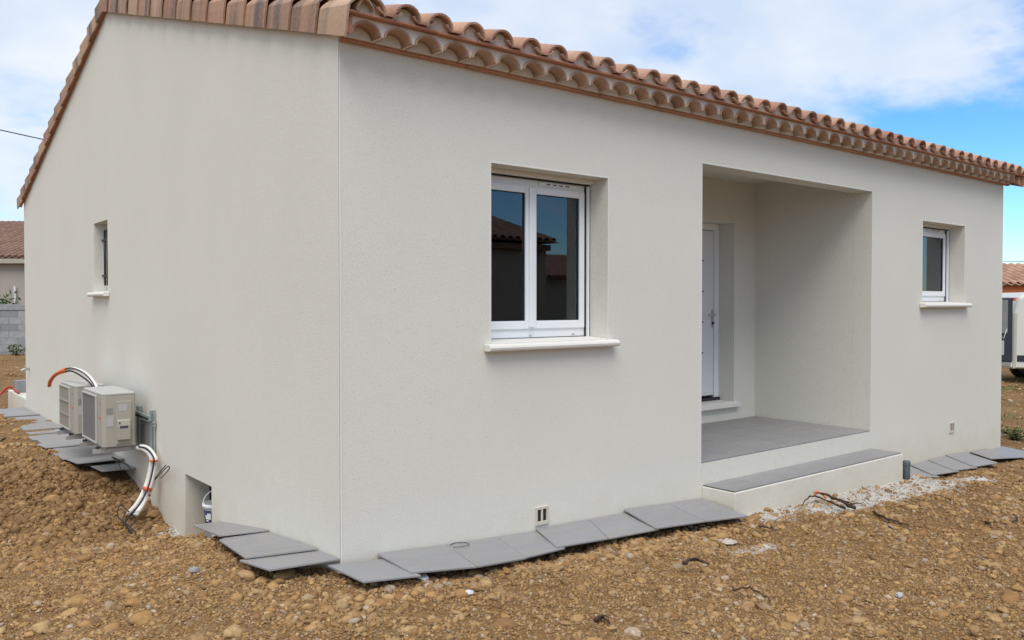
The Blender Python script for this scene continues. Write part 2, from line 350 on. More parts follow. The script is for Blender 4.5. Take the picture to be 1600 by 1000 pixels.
_W = [(rng.normal(size=2)*k, rng.uniform(0, 6.28), a) for k, a in [(1.2, .016)]*5 + [(4, .008)]*7 + [(11, .0045)]*8 + [(26, .0022)]*8]
def gnoise(x, y):
    n = 0
    for (k, p, a) in _W: n = n + a*np.sin(k[0]*x + k[1]*y + p)
    near = np.clip((np.hypot(x-CAM.x, y-CAM.y))/60, 0, 1)
    return n*(1-near)
def ground_z(x, y):
    x = np.asarray(x, float); y = np.asarray(y, float)
    return gz(x, y) + gnoise(x, y)
def axis(lo, hi, step):
    a = list(np.arange(lo, hi+1e-6, step)); s = step; q = hi; r_ = []
    while q < 700: s *= 1.25; q += s; r_.append(q)
    s = step; q = lo; l_ = []
    while q > -700: s *= 1.25; q -= s; l_.append(q)
    return np.array(l_[::-1] + a + r_)
gx, gy = axis(-4., 10.5, .05), axis(-4.2, 9.0, .05)
GX, GY = np.meshgrid(gx, gy); GZ = ground_z(GX, GY)
def grid_mesh(name, X, Y, Z):
    ny, nx = X.shape; me = bpy.data.meshes.new(name)
    idx = np.arange(nx*ny).reshape(ny, nx)
    q = np.stack([idx[:-1, :-1], idx[:-1, 1:], idx[1:, 1:], idx[1:, :-1]], -1).reshape(-1, 4)
    return np_mesh(name, np.stack([X, Y, Z], -1).reshape(-1, 3), q)
def np_mesh(name, V, Fc):
    me = bpy.data.meshes.new(name); k = Fc.shape[1]
    me.vertices.add(len(V)); me.vertices.foreach_set('co', V.astype(np.float32).ravel())
    me.loops.add(Fc.size); me.loops.foreach_set('vertex_index', Fc.astype(np.int32).ravel())
    me.polygons.add(len(Fc)); me.polygons.foreach_set('loop_start', (np.arange(len(Fc))*k).astype(np.int32)); me.polygons.foreach_set('loop_total', np.full(len(Fc), k, np.int32))
    me.polygons.foreach_set('use_smooth', np.ones(len(Fc), bool)); me.update(calc_edges=True); return me
ground = put('ground', grid_mesh('ground', GX, GY, GZ), 'ground'); ground['kind'] = 'structure'

def ico(sub, seed, flat=.62, rough=.16):
    bm = bmesh.new(); bmesh.ops.create_icosphere(bm, subdivisions=sub, radius=1)
    V = np.array([v.co for v in bm.verts]); Fc = np.array([[v.index for v in f.verts] for f in bm.faces]); bm.free()
    o = Vector((seed*7.3, seed*3.1, seed*1.7))
    k = np.array([1 + rough*2.2*mnoise.noise(Vector(v)*1.1 + o) + rough*.6*mnoise.noise(Vector(v)*2.7 + o) for v in V])
    V = V*k[:, None]; V[:, 2] *= flat; return V, Fc
def scatter(name, xy, sizes, templates, mat, parent=None, sink=.28, seed=1, zoff=0):
    r = np.random.default_rng(seed); n = len(xy); Vs, Fs = [], []; off = 0
    tid = r.integers(0, len(templates), n); Z = ground_z(xy[:, 0], xy[:, 1])
    for t, (V, Fc) in enumerate(templates):
        m = tid == t; k = int(m.sum())
        if not k: continue
        s = sizes[m]; th = r.uniform(0, 6.283, k); st = r.uniform(.68, 1.25, (k, 3)); tl = r.normal(0, .22, (k, 2))
        P = V[None]*st[:, None, :]*s[:, None, None]
        P[..., 2] += P[..., 0]*tl[:, :1] + P[..., 1]*tl[:, 1:]
        c, sn = np.cos(th)[:, None], np.sin(th)[:, None]
        x = P[..., 0]*c - P[..., 1]*sn + xy[m, 0][:, None]; y = P[..., 0]*sn + P[..., 1]*c + xy[m, 1][:, None]
        z = P[..., 2] + (Z[m] + zoff + s*(.62-sink)*.55)[:, None]
        Vs.append(np.stack([x, y, z], -1).reshape(-1, 3)); Fs.append((Fc[None] + (np.arange(k)*len(V))[:, None, None]).reshape(-1, 3) + off); off += k*len(V)
    o = put(name, np_mesh(name, np.concatenate(Vs), np.concatenate(Fs)), mat, parent); o['kind'] = 'stuff'; return o
def inside_house(x, y): return ((x > -.42) & (x < .1) & (y > 4.35) & (y < 10.3)) | (x > -.01) & (x < 9.3) & (y > -.005) & (y < 10.4) & ~((x < .45) & (y > 2.12) & (y < 2.78))
def in_step(x, y): return (x > 3.24) & (x < 6.05) & (y > -.345) & (y < .1)
def clump(x, y):                               # coarse and fine patches of the gravel
    return .5 + .5*(np.sin(1.9*x+.7*y+1)*np.sin(-1.1*x+2.3*y+2) + .6*np.sin(4.3*x-2.9*y)*np.sin(3.1*x+4.7*y+.5))/1.3
def spilt(x, y):
    m = np.zeros(np.shape(x), bool)
    for (a, b, w) in SPILL: m |= np.hypot(np.maximum(np.abs(x-(a[0]+b[0])/2)-(b[0]-a[0])/2, 0), y-a[1]) < w*.62
    return m
def polar(n, r0, r1, a0, a1, r):
    rad = np.sqrt(r.uniform(r0*r0, r1*r1, n)); an = r.uniform(a0, a1, n) + YAW
    x = CAM.x + rad*np.cos(an); y = CAM.y + rad*np.sin(an); ok = ~inside_house(x, y) & ~in_step(x, y) & ~((np.hypot(x+.55, (y-4.0)*.9) < .8) & (r.uniform(0, 1, n) < .6)) & ~(spilt(x, y) & (r.uniform(0, 1, n) < .66))
    return np.stack([x[ok], y[ok]], -1)
T20 = [ico(1, k, .66, .2) for k in range(8)]
T80 = [ico(2, k+20, .64, .20) for k in range(8)]
r = np.random.default_rng(11); A = R(44)
P = [polar(76000, 2.6, 6.2, -A, A, r), polar(42000, 6.2, 10.5, -A, A, r), polar(16000, 10.5, 26, -R(46), R(46), r)]
S = [np.clip(r.lognormal(math.log(.0066), .42, len(P[0])), .004, .018), np.clip(r.lognormal(math.log(.0105), .38, len(P[1])), .006, .026), np.clip(r.lognormal(math.log(.022), .4, len(P[2])), .01, .06)]
scatter('gravel', np.concatenate(P), np.concatenate(S), T20, 'pebble_i', ground, seed=3)
P = [polar(9500, 2.6, 6.2, -A, A, r), polar(10000, 6.2, 11, -A, A, r)]
S = [np.clip(r.lognormal(math.log(.0140), .42, len(P[0])), .009, .038), np.clip(r.lognormal(math.log(.021), .36, len(P[1])), .014, .042)]
# a rim of bigger stones under the loose slabs and along the bank
k = 900; rx = np.concatenate([r.uniform(-.5, 3.3, k//2), r.uniform(-1.6, -.05, k//2)]); ry = np.concatenate([-.46 + r.normal(0, .10, k//2), 3.2 + r.normal(0, .55, k//2)])
ok = ~inside_house(rx, ry) & ~in_step(rx, ry); P.append(np.stack([rx[ok], ry[ok]], -1)); S.append(r.uniform(.014, .034, ok.sum()))
for i_ in (0, 1):
    kp = r.uniform(0, 1, len(P[i_])) < .12 + 1.15*clump(P[i_][:, 0], P[i_][:, 1])**2; P[i_] = P[i_][kp]; S[i_] = S[i_][kp]
scatter('pebbles', np.concatenate(P), np.concatenate(S), T80, 'pebble_i', ground, sink=.55, seed=5)
# crumbled earth between the stones, thick on the bank
TC_ = [ico(1, k+90, .8, .42) for k in range(8)]
P = [polar(12000, 2.6, 6.2, -A, A, r), polar(8000, 6.2, 11, -A, A, r)]
n = 5200; bx, by = -.75 + r.normal(0, .55, n), 4.1 + r.normal(0, .65, n); ok = ~inside_house(bx, by); P.append(np.stack([bx[ok], by[ok]], -1))
S = [np.clip(r.lognormal(math.log(.0085), .5, len(P[0])), .004, .030), np.clip(r.lognormal(math.log(.012), .5, len(P[1])), .006, .034), np.clip(r.lognormal(math.log(.014), .55, len(P[2])), .006, .05)]
for i_ in (0, 1):
    kp = r.uniform(0, 1, len(P[i_])) < .25 + .9*(1-clump(P[i_][:, 0], P[i_][:, 1])); P[i_] = P[i_][kp]; S[i_] = S[i_][kp]
scatter('earth_crumbs', np.concatenate(P), np.concatenate(S), TC_, 'clod', ground, sink=.45, seed=13)
# plaster crumbs
pp = []
for (a, b, w) in SPILL:
    n = int(5200*w/.26*max(.15, (b[0]-a[0])/2.9)); pp.append(np.stack([r.uniform(a[0], b[0], n) + r.normal(0, w*.4, n), a[1] + r.normal(0, w*.48, n)], -1))
pp = np.concatenate(pp); ok = ~in_step(pp[:, 0], pp[:, 1]) & ~inside_house(pp[:, 0], pp[:, 1]); pp = pp[ok]
scatter('plaster_crumbs', pp, np.clip(r.lognormal(math.log(.0034), .5, len(pp)), .002, .013), T20, 'rubble', ground, sink=.2, seed=9)
# single stones, parts of the ground
SM = []
for k in range(9):
    V, Fc = ico(3, 60+k, .60, .17); SM.append(np_mesh('stone', V, Fc))
def stone(x, y, s, k=None, sx=1, sink=.4, label=None, rz=None):
    me = SM[random.randrange(9) if k is None else k]; z = float(ground_z(x, y))
    M = Matrix.Translation((x, y, z + s*.6*(1-2*sink))) @ Matrix.Rotation(random.uniform(0, 6.28) if rz is None else rz, 4, 'Z') @ Matrix.Rotation(random.gauss(0, .18), 4, 'X') @ Matrix.Diagonal((s*random.uniform(.95, 1.3)*sx, s*random.uniform(.75, 1.), s*random.uniform(.75, 1.05), 1))
    o = put('stone', me, 'stone', ground, M)
    if label: o['label'] = label
    return o
def gpix(x, y):                                # photo pixel -> point on the terrain
    q = ray(x, y); t = 2.5
    for _ in range(4000):
        p = C_ + q*t
        if p[2] <= float(gz(p[0], p[1])): break
        t += .01
    return p
for (x, y, s, lb) in [(80,765,.065,'rounded ochre stone half way up the earth bank'),(35,778,.055,None),(215,772,.05,None),(258,788,.075,None),(240,800,.07,None),(150,700,.03,None),
    (1240,964,.040,'pale yellow rounded stone'),(1195,787,.05,None),(1180,802,.055,None),(475,885,.045,'ochre stone against the edge of the grey tiles'),(385,893,.055,None),(408,897,.045,None),(445,896,.055,None),(403,914,.032,None),(1305,766,.025,None),(365,985,.045,None),(308,990,.035,None),(210,943,.042,None),(65,985,.05,None),(330,782,.02,None),(640,972,.04,None),
    (270,800,.06,None),(100,740,.04,None),(140,725,.045,None),(1410,921,.03,None),(1340,960,.04,None),(1545,715,.05,None)]:
    p = gpix(x, y); stone(p[0], p[1], s, label=lb)
cnt = 0
while cnt < 265:
    t = random.random()
    if t < .62:
        q = polar(1, 3.2, 6.0, -R(36), R(36), r).reshape(-1)
        if len(q) < 2: continue
        x, y = q[:2]
    elif t < .84:
        q = polar(1, 5, 10.5, -R(36), -R(18), r).reshape(-1)
        if len(q) < 2: continue
        x, y = q[:2]
    else:
        q = polar(1, 6, 11, R(-34), R(-10), r).reshape(-1)
        if len(q) < 2: continue
        x, y = q[:2]
    if -.5 < x < 3.4 and -.48 < y < 0 : continue
    if -.5 < x < .1 and -.1 < y < 2: continue
    if -.55 < x < .1 and y > 4: continue
    stone(x, y, min(.062, random.lognormvariate(math.log(.027), .30)), sink=.45); cnt += 1

# ---------------------------------------------------------------- the house
L_, W_, TH = 9.266, 10.396, .20
ZB, ZE, YR, ZR = -.9, 3.0, 5.198, 4.537
SL = (ZR-ZE)/YR
FLOOR = .1895
PORCH = (3.259, 5.996, FLOOR-.05, 2.636); WIN1 = (1.09, 2.171, 1.231, 2.412); WIN2 = (7.10, 8.168, 1.497, 2.409)
GWIN = (5.275, 5.885, 1.618, 2.384); HOLE = (2.137, 2.772, -.62, .074); DOOR = (4.60, 5.60, .385, 2.395); YP = 1.39
house = tag(empty('house'), 'new single-storey house with pale rendered walls and terracotta tile roof', 'house')
def holed(mb, u0, u1, z0, z1, holes, P0, P1, skip=()):
    us = sorted({u0, u1, *[h[0] for h in holes], *[h[1] for h in holes]}); zs = sorted({z0, z1, *[h[2] for h in holes], *[h[3] for h in holes]})
    for a, b in zip(us, us[1:]):
        for c, d in zip(zs, zs[1:]):
            m, n = (a+b)/2, (c+d)/2
            if any(h[0] < m < h[1] and h[2] < n < h[3] for h in holes): continue
            mb.quad(P0(a, c), P0(b, c), P0(b, d), P0(a, d)); mb.quad(P1(b, c), P1(a, c), P1(a, d), P1(b, d))
    for h in holes:
        a, b, c, d = h
        mb.quad(P0(a, c), P0(a, d), P1(a, d), P1(a, c)); mb.quad(P0(b, d), P0(b, c), P1(b, c), P1(b, d)); mb.quad(P0(a, d), P0(b, d), P1(b, d), P1(a, d)); mb.quad(P0(b, c), P0(a, c), P1(a, c), P1(b, c))
def wall_build(mb, name='wall'):
    me = bpy.data.meshes.new(name); me.from_pydata(mb.v, [], mb.f); bm = bmesh.new(); bm.from_mesh(me)
    bmesh.ops.remove_doubles(bm, verts=bm.verts, dist=1e-5); bmesh.ops.recalc_face_normals(bm, faces=bm.faces); bm.to_mesh(me); bm.free()
    return put(name, me, 'stucco', house)
m = MB(); holed(m, 0, L_, ZB, ZE+.12, [PORCH, WIN1, WIN2], lambda u, z: (u, 0, z), lambda u, z: (u, TH, z))
m.quad((0, 0, ZE+.12), (L_, 0, ZE+.12), (L_, TH, ZE+.12), (0, TH, ZE+.12)); m.quad((L_, 0, ZB), (L_, TH, ZB), (L_, TH, ZE+.12), (L_, 0, ZE+.12))
wall_build(m)
def gable(x, xi, holes):
    m = MB(); P0 = lambda u, z: (x, u, z); P1 = lambda u, z: (xi, u, z)
    y0 = 0 if x == 0 else TH+.002
    holed(m, y0, W_, ZB, ZE, holes, P0, P1)
    zt = ZE + .10
    us = sorted({y0, W_, *[h[0] for h in holes], *[h[1] for h in holes]})
    zt_ = lambda y: .06 + (ZE + SL*y if y < YR else ZE + SL*(W_-y))
    us2 = sorted(set(us + [YR]))
    for a, b in zip(us2, us2[1:]):
        for P_ in (P0, P1): m.quad(P_(a, ZE), P_(b, ZE), P_(b, zt_(b)), P_(a, zt_(a)))
        m.quad(P0(a, zt_(a)), P0(b, zt_(b)), P1(b, zt_(b)), P1(a, zt_(a)))
    m.quad(P0(W_, ZB), P0(W_, zt_(W_)), P1(W_, zt_(W_)), P1(W_, ZB))
    return wall_build(m)
gable(0, TH, [GWIN, HOLE]); gable(L_, L_-TH, [])
MB().box(TH+.001, L_-TH-.001, W_-TH, W_-.001, ZB, ZE+.1).build('wall', 'stucco', house)
# porch recess: side walls, back wall with door opening, ceiling
CE = 2.86
MB().box(PORCH[0]-.2, PORCH[0], TH+.001, YP+.2, ZB, CE+.1).build('porch_wall', 'stucco', house)
MB().box(PORCH[1], PORCH[1]+.2, TH+.001, YP+.2, ZB, CE+.1).build('porch_wall', 'stucco', house)
m = MB(); holed(m, PORCH[0]+.001, PORCH[1]-.001, ZB, CE+.1, [DOOR], lambda u, z: (u, YP, z), lambda u, z: (u, YP+.3, z)); wall_build(m, 'porch_wall')
MB().box(PORCH[0]-.1, PORCH[1]+.1, TH+.002, YP+.19, CE, CE+.06).build('porch_ceiling', 'stucco', house)
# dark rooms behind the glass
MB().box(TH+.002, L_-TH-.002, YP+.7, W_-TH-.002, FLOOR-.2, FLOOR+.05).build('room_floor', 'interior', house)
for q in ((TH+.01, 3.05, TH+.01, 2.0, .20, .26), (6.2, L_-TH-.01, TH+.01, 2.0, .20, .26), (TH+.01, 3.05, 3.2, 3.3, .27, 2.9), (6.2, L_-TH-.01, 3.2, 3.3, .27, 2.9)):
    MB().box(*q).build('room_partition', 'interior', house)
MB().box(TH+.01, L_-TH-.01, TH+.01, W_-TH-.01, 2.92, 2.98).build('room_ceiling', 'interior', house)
# pale corner beads
m = MB(); b = .011; e = .0025
m.box(-e, b, -e, 0+.001, -.3, 2.965); m.box(-e, .001, -e+.0001, b, -.3, 2.965); m.build('corner_bead', 'bead', house)
def bead_frame(h, sides):
    m = MB(); a, b_, c, d = h; w = .009
    if 'l' in sides: m.box(a-w, a+.001, -e, .003, c, d+w)
    if 'r' in sides: m.box(b_-.001, b_+w, -e, .003, c, d+w)
    if 't' in sides: m.box(a+.001, b_-.001, -e, .003, d-.001, d+w)
    m.build('corner_bead', 'bead', house)
bead_frame(PORCH, 'lrt'); bead_frame(WIN1, 'lrt'); bead_frame(WIN2, 'lrt')
MB().box(L_-b, L_+e, -e, .001, -.5, 2.965).build('corner_bead', 'bead', house)
m = MB(); a, b_, c, d = DOOR; m.box(b_-.001, b_+.009, YP-e, YP+.003, c, d+.009); m.box(a, b_-.001, YP-e, YP+.003, d-.001, d+.009); m.build('corner_bead', 'bead', house)

# windows
def sill(parent, x0, x1, z, T, proj=.075, back=.20, over=.058):
    prof = [(back, 0), (back, .012), (-proj+.02, -.004), (-proj+.006, -.010), (-proj, -.024), (-proj+.004, -.040), (-proj+.016, -.046), (-.004, -.046), (-.004, -.001), (.0, -.001)]
    # nosed lip runs past the opening, the tread stays inside it
    m = MB(); lip = [(-.003, -.001), (-proj+.02, -.004), (-proj+.006, -.012), (-proj, -.026), (-proj+.004, -.042), (-proj+.016, -.050), (-.003, -.050)]
    m.prism(lip, lambda q: T(x0-over, q[0], z+q[1]), lambda q: T(x1+over, q[0], z+q[1]))
    tread = [(-.002, -.004), (-.002, .004), (back, .016), (back, -.004)]
    m.prism(tread, lambda q: T(x0+.002, q[0], z+q[1]), lambda q: T(x1-.002, q[0], z+q[1]))
    return m.build('sill', 'stone_sill', parent, bevel=.004)
def window(h, sashes, guide=True):
    a, b_, c, d = h; w = empty('window', (0, 0, 0)); w.parent = house
    T = lambda x, y, z: (x, y, z)
    sill(w, a, b_, c, T)
    y0, y1 = TH+.012, TH+.075; zt = d-.035; zb = c+.018; fo = .055; sh = .055*(sashes-1)
    m = MB(); X0, X1 = a-.12, b_+.03
    m.box(X0, a+fo-sh, y0, y1, zb, zt); m.box(b_-fo, X1, y0, y1, zb, zt); m.box(a+fo-sh, b_-fo, y0, y1, zb, zb+.075); m.box(a+fo-sh, b_-fo, y0, y1, zt-.065, zt)
    m.build('frame', 'pvc', w, bevel=.004)
    # shutter guides and the box slot at the head
    for gx0, gx1 in ((a+.003, a+.030), (b_-.030, b_-.003)):
        g_ = MB().box(gx0, gx1, TH-.030, TH+.010, zb-.004, d-.045).build('shutter_guide', 'pvc', w, bevel=.003)
        MB().box(gx0+.009, gx1-.009, TH-.031, TH-.028, zb, d-.05).build('guide_slot', 'dark_gap', g_)
    MB().box(b_-.037, b_-.031, TH-.004, TH+.011, zb, zt-.01).build('shadow_gap', 'dark_gap', w)
    MB().box(a+.002, b_-.002, TH-.055, TH-.012, d-.030, d-.002).build('shutter_box', 'stone_sill', w)
    MB().box(a+.002, b_-.002, TH-.010, TH+.012, d-.040, d-.004).build('shutter_slot', 'dark_gap', w)
    ia, ib = a+fo-.012-sh, b_-fo+.012; iz0, iz1 = zb+.063, zt-.053; n = sashes; sw = (ib-ia)/n
    for k in range(n):
        s0, s1 = ia+k*sw, ia+(k+1)*sw; st = .050; yy0, yy1 = TH-.002, TH+.052
        s0 += .001; s1 -= .001
        m = MB(); m.box(s0, s0+st, yy0, yy1, iz0, iz1); m.box(s1-st, s1, yy0, yy1, iz0, iz1); m.box(s0+st, s1-st, yy0, yy1, iz0, iz0+st+.008); m.box(s0+st, s1-st, yy0, yy1, iz1-st, iz1)
        s = m.build('sash', 'pvc', w, bevel=.005)
        MB().box(s0+st-.004, s1-st+.004, yy0+.022, yy0+.026, iz0+st, iz1-st+.004).build('pane', 'glass', w)
        m = MB(); g0 = .005
        m.box(s0+st, s0+st+g0, yy0+.012, yy0+.021, iz0+st+.008, iz1-st); m.box(s1-st-g0, s1-st, yy0+.012, yy0+.021, iz0+st+.008, iz1-st); m.box(s0+st+g0, s1-st-g0, yy0+.012, yy0+.021, iz1-st-g0, iz1-st); m.box(s0+st+g0, s1-st-g0, yy0+.012, yy0+.021, iz0+st+.008, iz0+st+.008+g0)
        m.build('glazing_bead', 'vand', w)
    if n == 2:
        MB().box(ia+sw-.024, ia+sw+.024, TH-.016, TH-.0025, iz0+.012, iz1-.008).build('meeting_stile', 'pvc', w, bevel=.004)
        MB().box(ia+sw*.9, ia+sw*.9+.04, TH+.06, TH+.10, 1.72, 1.86).build('handle', 'pvc', w, bevel=.008)
    x = b_-.42; vc = MB().box(x-.07, x+.30, TH+.004, TH+.0105, zt-.042, zt-.012).build('vent_cover', 'pvc', w, bevel=.003)
    vc.location = (0, 0, 0)
    for k in range(4): MB().box(x+k*.062, x+k*.062+.036, TH+.0025, TH+.0055, zt-.030, zt-.022).build('vent_slot', 'dark_gap', w)
    for xx in (ia+sw*.98, b_-.16): MB().box(xx, xx+.022, TH+.006, TH+.014, zb+.014, zb+.022).build('drain_cap', 'label', w)
    return w
window(WIN1, 2); window(WIN2, 1)
# narrow barred window in the gable
w = empty('window'); w.parent = house; w['label'] = 'narrow gable window with black iron bars'
sill(w, GWIN[0], GWIN[1], GWIN[2], lambda u, dpt, z: (dpt, u, z), proj=.07, back=.14)
a, b_, c, d = GWIN; m = MB(); m.box(.145, .195, a-.02, a+.07, c+.016, d-.002); m.box(.145, .195, b_-.07, b_+.02, c+.016, d-.002); m.box(.145, .195, a+.07, b_-.07, c+.016, c+.10); m.box(.145, .195, a+.07, b_-.07, d-.09, d-.002); m.build('frame', 'pvc', w, bevel=.004)
MB().box(.166, .170, a+.066, b_-.066, c+.096, d-.086).build('pane', 'glass', w)
gr = MB(); 
for k in range(4): gr = MB().tube([(.088, b_-.105-k*.115, c+.075), (.088, b_-.105-k*.115, d-.075)], .0115, 8); gr.build('bar', 'black_iron', w, True)
for z in (c+.185, d-.185): MB().box(.078, .098, a+.002, b_-.002, z-.010, z+.010).build('bar', 'black_iron', w)

# door
dr = empty('door'); dr.parent = house; a, b_, c, d = DOOR; yd = YP+.215
m = MB(); m.box(b_-.085, b_-.001, yd-.01, yd+.06, c+.04, d-.001); m.box(a+.001, a+.085, yd-.01, yd+.06, c+.04, d-.001); m.box(a+.085, b_-.085, yd-.01, yd+.06, d-.075, d-.001); m.build('frame', 'pvc', dr, bevel=.004)
MB().box(a+.092, b_-.092, yd, yd+.05, c+.065, d-.082).build('door_leaf', 'door', dr, bevel=.004)
MB().box(a+.086, b_-.086, yd+.01, yd+.055, c+.05, d-.076).build('door_gap', 'dark_gap', dr)
for k in range(4): MB().box(b_-.092-.45, b_-.092-.185, yd-.004, yd+.001, .93+k*.345, .945+k*.345).build('metal_inlay', 'black_iron', dr)
hd = MB().box(b_-.138, b_-.108, yd-.012, yd+.001, 1.22, 1.42).build('handle_plate', 'galv', dr, bevel=.004)
MB().tube([(b_-.123, yd-.01, 1.365), (b_-.123, yd-.055, 1.365), (b_-.245, yd-.058, 1.365)], .010, 10).build('handle', 'galv', hd, True)
MB().lathe([(.0, -.01), (.014, -.01), (.014, .012), (0, .012)], 14, Matrix.Translation((b_-.123, yd-.016, 1.27)) @ Matrix.Rotation(R(90), 4, 'X')).build('keyhole', 'black_iron', hd, True)
MB().box(a+.002, b_-.002, yd-.03, yd+.06, c+.008, c+.038).build('threshold', 'vand', dr, bevel=.003)
m = MB(); m.box(a+.002, b_-.002, YP+.001, yd+.06, c-.045, c+.006); m.box(a-.05, b_+.05, YP-.06, YP-.001, c-.05, c+.003); m.build('door_sill', 'stone_sill', dr, bevel=.006)

# porch floor and step, tile by tile
pf = MB().box(PORCH[0]+.002, PORCH[1]-.002, -.004, YP-.001, -.6, FLOOR-.012).build('porch_floor', 'stucco', house)
tm = {}
def tilemesh(w, h_, t=.010):
    k = (round(w, 3), round(h_, 3))
    if k not in tm:
        m = MB(); b = .0015; m.box(0, w, 0, h_, 0, t); tm[k] = m.mesh('tile')
        tm[k].materials.append(MAT['slab'])
    return tm[k]
MB().box(PORCH[0]+.004, PORCH[1]-.004, .002, YP-.002, FLOOR-.0118, FLOOR-.0035).build('grout', 'grout', pf)
nx, ny = 6, 3; g = .004; tw, tl = (PORCH[1]-PORCH[0]-.012)/nx, (YP-.006)/ny
for i in range(nx):
    for j in range(ny):
        put('floor_tile', tilemesh(tw-g, tl-g), None, pf, Matrix.Translation((PORCH[0]+.006+i*tw, .003+j*tl, FLOOR-.010)))
ST = (3.27, 6.02, -.33, .003)
st = MB().box(ST[0], ST[1], ST[2], -.0045, -.6, ST[3]-.012).build('step', 'stucco', house, bevel=.006)
MB().box(ST[0]+.012, ST[1]-.012, ST[2]+.016, -.006, ST[3]-.0118, ST[3]-.0035).build('grout', 'grout', st)
tw = (ST[1]-ST[0]-.024)/7
for i in range(7): put('step_tile', tilemesh(tw-g, -ST[2]-.026), None, st, Matrix.Translation((ST[0]+.012+i*tw, ST[2]+.018, ST[3]-.010)))

# ventilation grilles low in the front wall
for (x, z) in ((1.527, .034), (7.866, .047)):
    v = MB(); s = .060; f_ = .019
    v.box(x-s, x-s+f_, -.012, .004, z-s-.006, z+s); v.box(x+s-f_, x+s, -.012, .004, z-s-.006, z+s); v.box(x-s+f_, x+s-f_, -.012, .004, z+s-f_, z+s); v.box(x-s+f_, x+s-f_, -.012, .004, z-s-.006, z-s+f_); v.box(x-.008, x+.008, -.011, .004, z-s+f_, z+s-f_)
    g_ = v.build('ventilation_grille', 'vent', house, bevel=.002)
    for sx in (-1, 1):
        q = MB(); q.box(x+sx*.024-.0155, x+sx*.024+.0155, -.0035, -.001, z-s+f_, z+s-f_); q.build('opening', 'dark_gap', g_)

# cornice
RISE = SL; YF = -.172
co = empty('cornice'); co.parent = house
X0, X1 = -.045, L_+.10
def uneven_band(z0, z1, yf, yb, n):            # a course of flat clay tiles, not quite in line
    for i in range(n):
        XL = .004 if z0 < 3 else X0; a = XL + (X1-XL)*i/n; b2 = XL + (X1-XL)*(i+1)/n - .002; dy = random.uniform(-.004, .004); dz = random.uniform(-.0012, .0012)
        me = MB().box(a, b2, yf+dy, yb, z0+dz, z1+dz); me.build('flat_tile', 'band', co, bevel=.003)
uneven_band(2.984, 3.0005, -.036, -.003, 32)
AP = .2045; NA = int((X1-X0-.03)/AP); ZA, HA = 3.002, .073
uneven_band(3.0885, 3.1025, YF-.036, -.004, 32)
seg = 14
def arch_shell(w, h_, t, y0, y1):
    m = MB(); o_, i_ = [], []
    for k in range(seg+1):
        th = math.pi*k/seg; o_.append((math.cos(th)*w, math.sin(th)*h_)); i_.append((math.cos(th)*(w-t), math.sin(th)*(h_-t)))
    poly = o_ + i_[::-1]
    vs = [(q[0], y, q[1]) for y in (y0, y1) for q in poly]; n = len(poly); fs = []
    for k in range(seg): fs += [(k, k+1, n-2-k, n-1-k), (n+k+1, n+k, 2*n-1-k, 2*n-2-k)]
    fs += [(i, (i+1) % n, n+(i+1) % n, n+i) for i in range(n)]
    return m.add(vs, fs).mesh('arch', False)
am = arch_shell(.094, HA, .011, YF+.004, -.045); am.materials.append(MAT['ctile'])
for p_ in am.polygons: p_.use_smooth = len(p_.vertices) == 4 and abs(p_.normal.y) < .5
mo = MB(); cx0 = .090
for k in range(NA):
    cx = cx0 + k*AP
    put('cornice_tile', am, None, co, Matrix.Translation((cx + random.uniform(-.002, .002), random.uniform(-.007, .004), ZA)) @ Matrix.Rotation(random.gauss(0, .02), 4, 'Y'))
    n = 10; top = 3.088
    for s in (-1, 1):                          # spandrels between the arches
        for j in range(n):
            t0, t1 = math.pi/2*j/n, math.pi/2*(j+1)/n
            xa, za = cx+s*.0945*math.cos(t0), ZA+(HA+.0003)*math.sin(t0); xb, zb = cx+s*.0945*math.cos(t1), ZA+(HA+.0003)*math.sin(t1)
            y = YF + .012
            mo.quad((xa, y, za), (xb, y, zb), (xb, y, top), (xa, y, top)); mo.quad((xa, y, za), (xb, y, zb), (xb, -.05, zb), (xa, -.05, za))
        xa = cx+s*.0945; xb = cx+s*AP/2; mo.quad((xa, YF+.012, ZA), (xb, YF+.012, ZA), (xb, YF+.012, top), (xa, YF+.012, top))
        mo.quad((xa, YF+.012, ZA), (xb, YF+.012, ZA), (xb, -.05, ZA), (xa, -.05, ZA))
me_ = mo.mesh('mortar'); put('mortar', me_, 'mortar', co)
MB().box(X0+.004, X1-.03, -.062, -.006, ZA+.0005, 3.0875).build('mortar_fill', 'mortar', co)

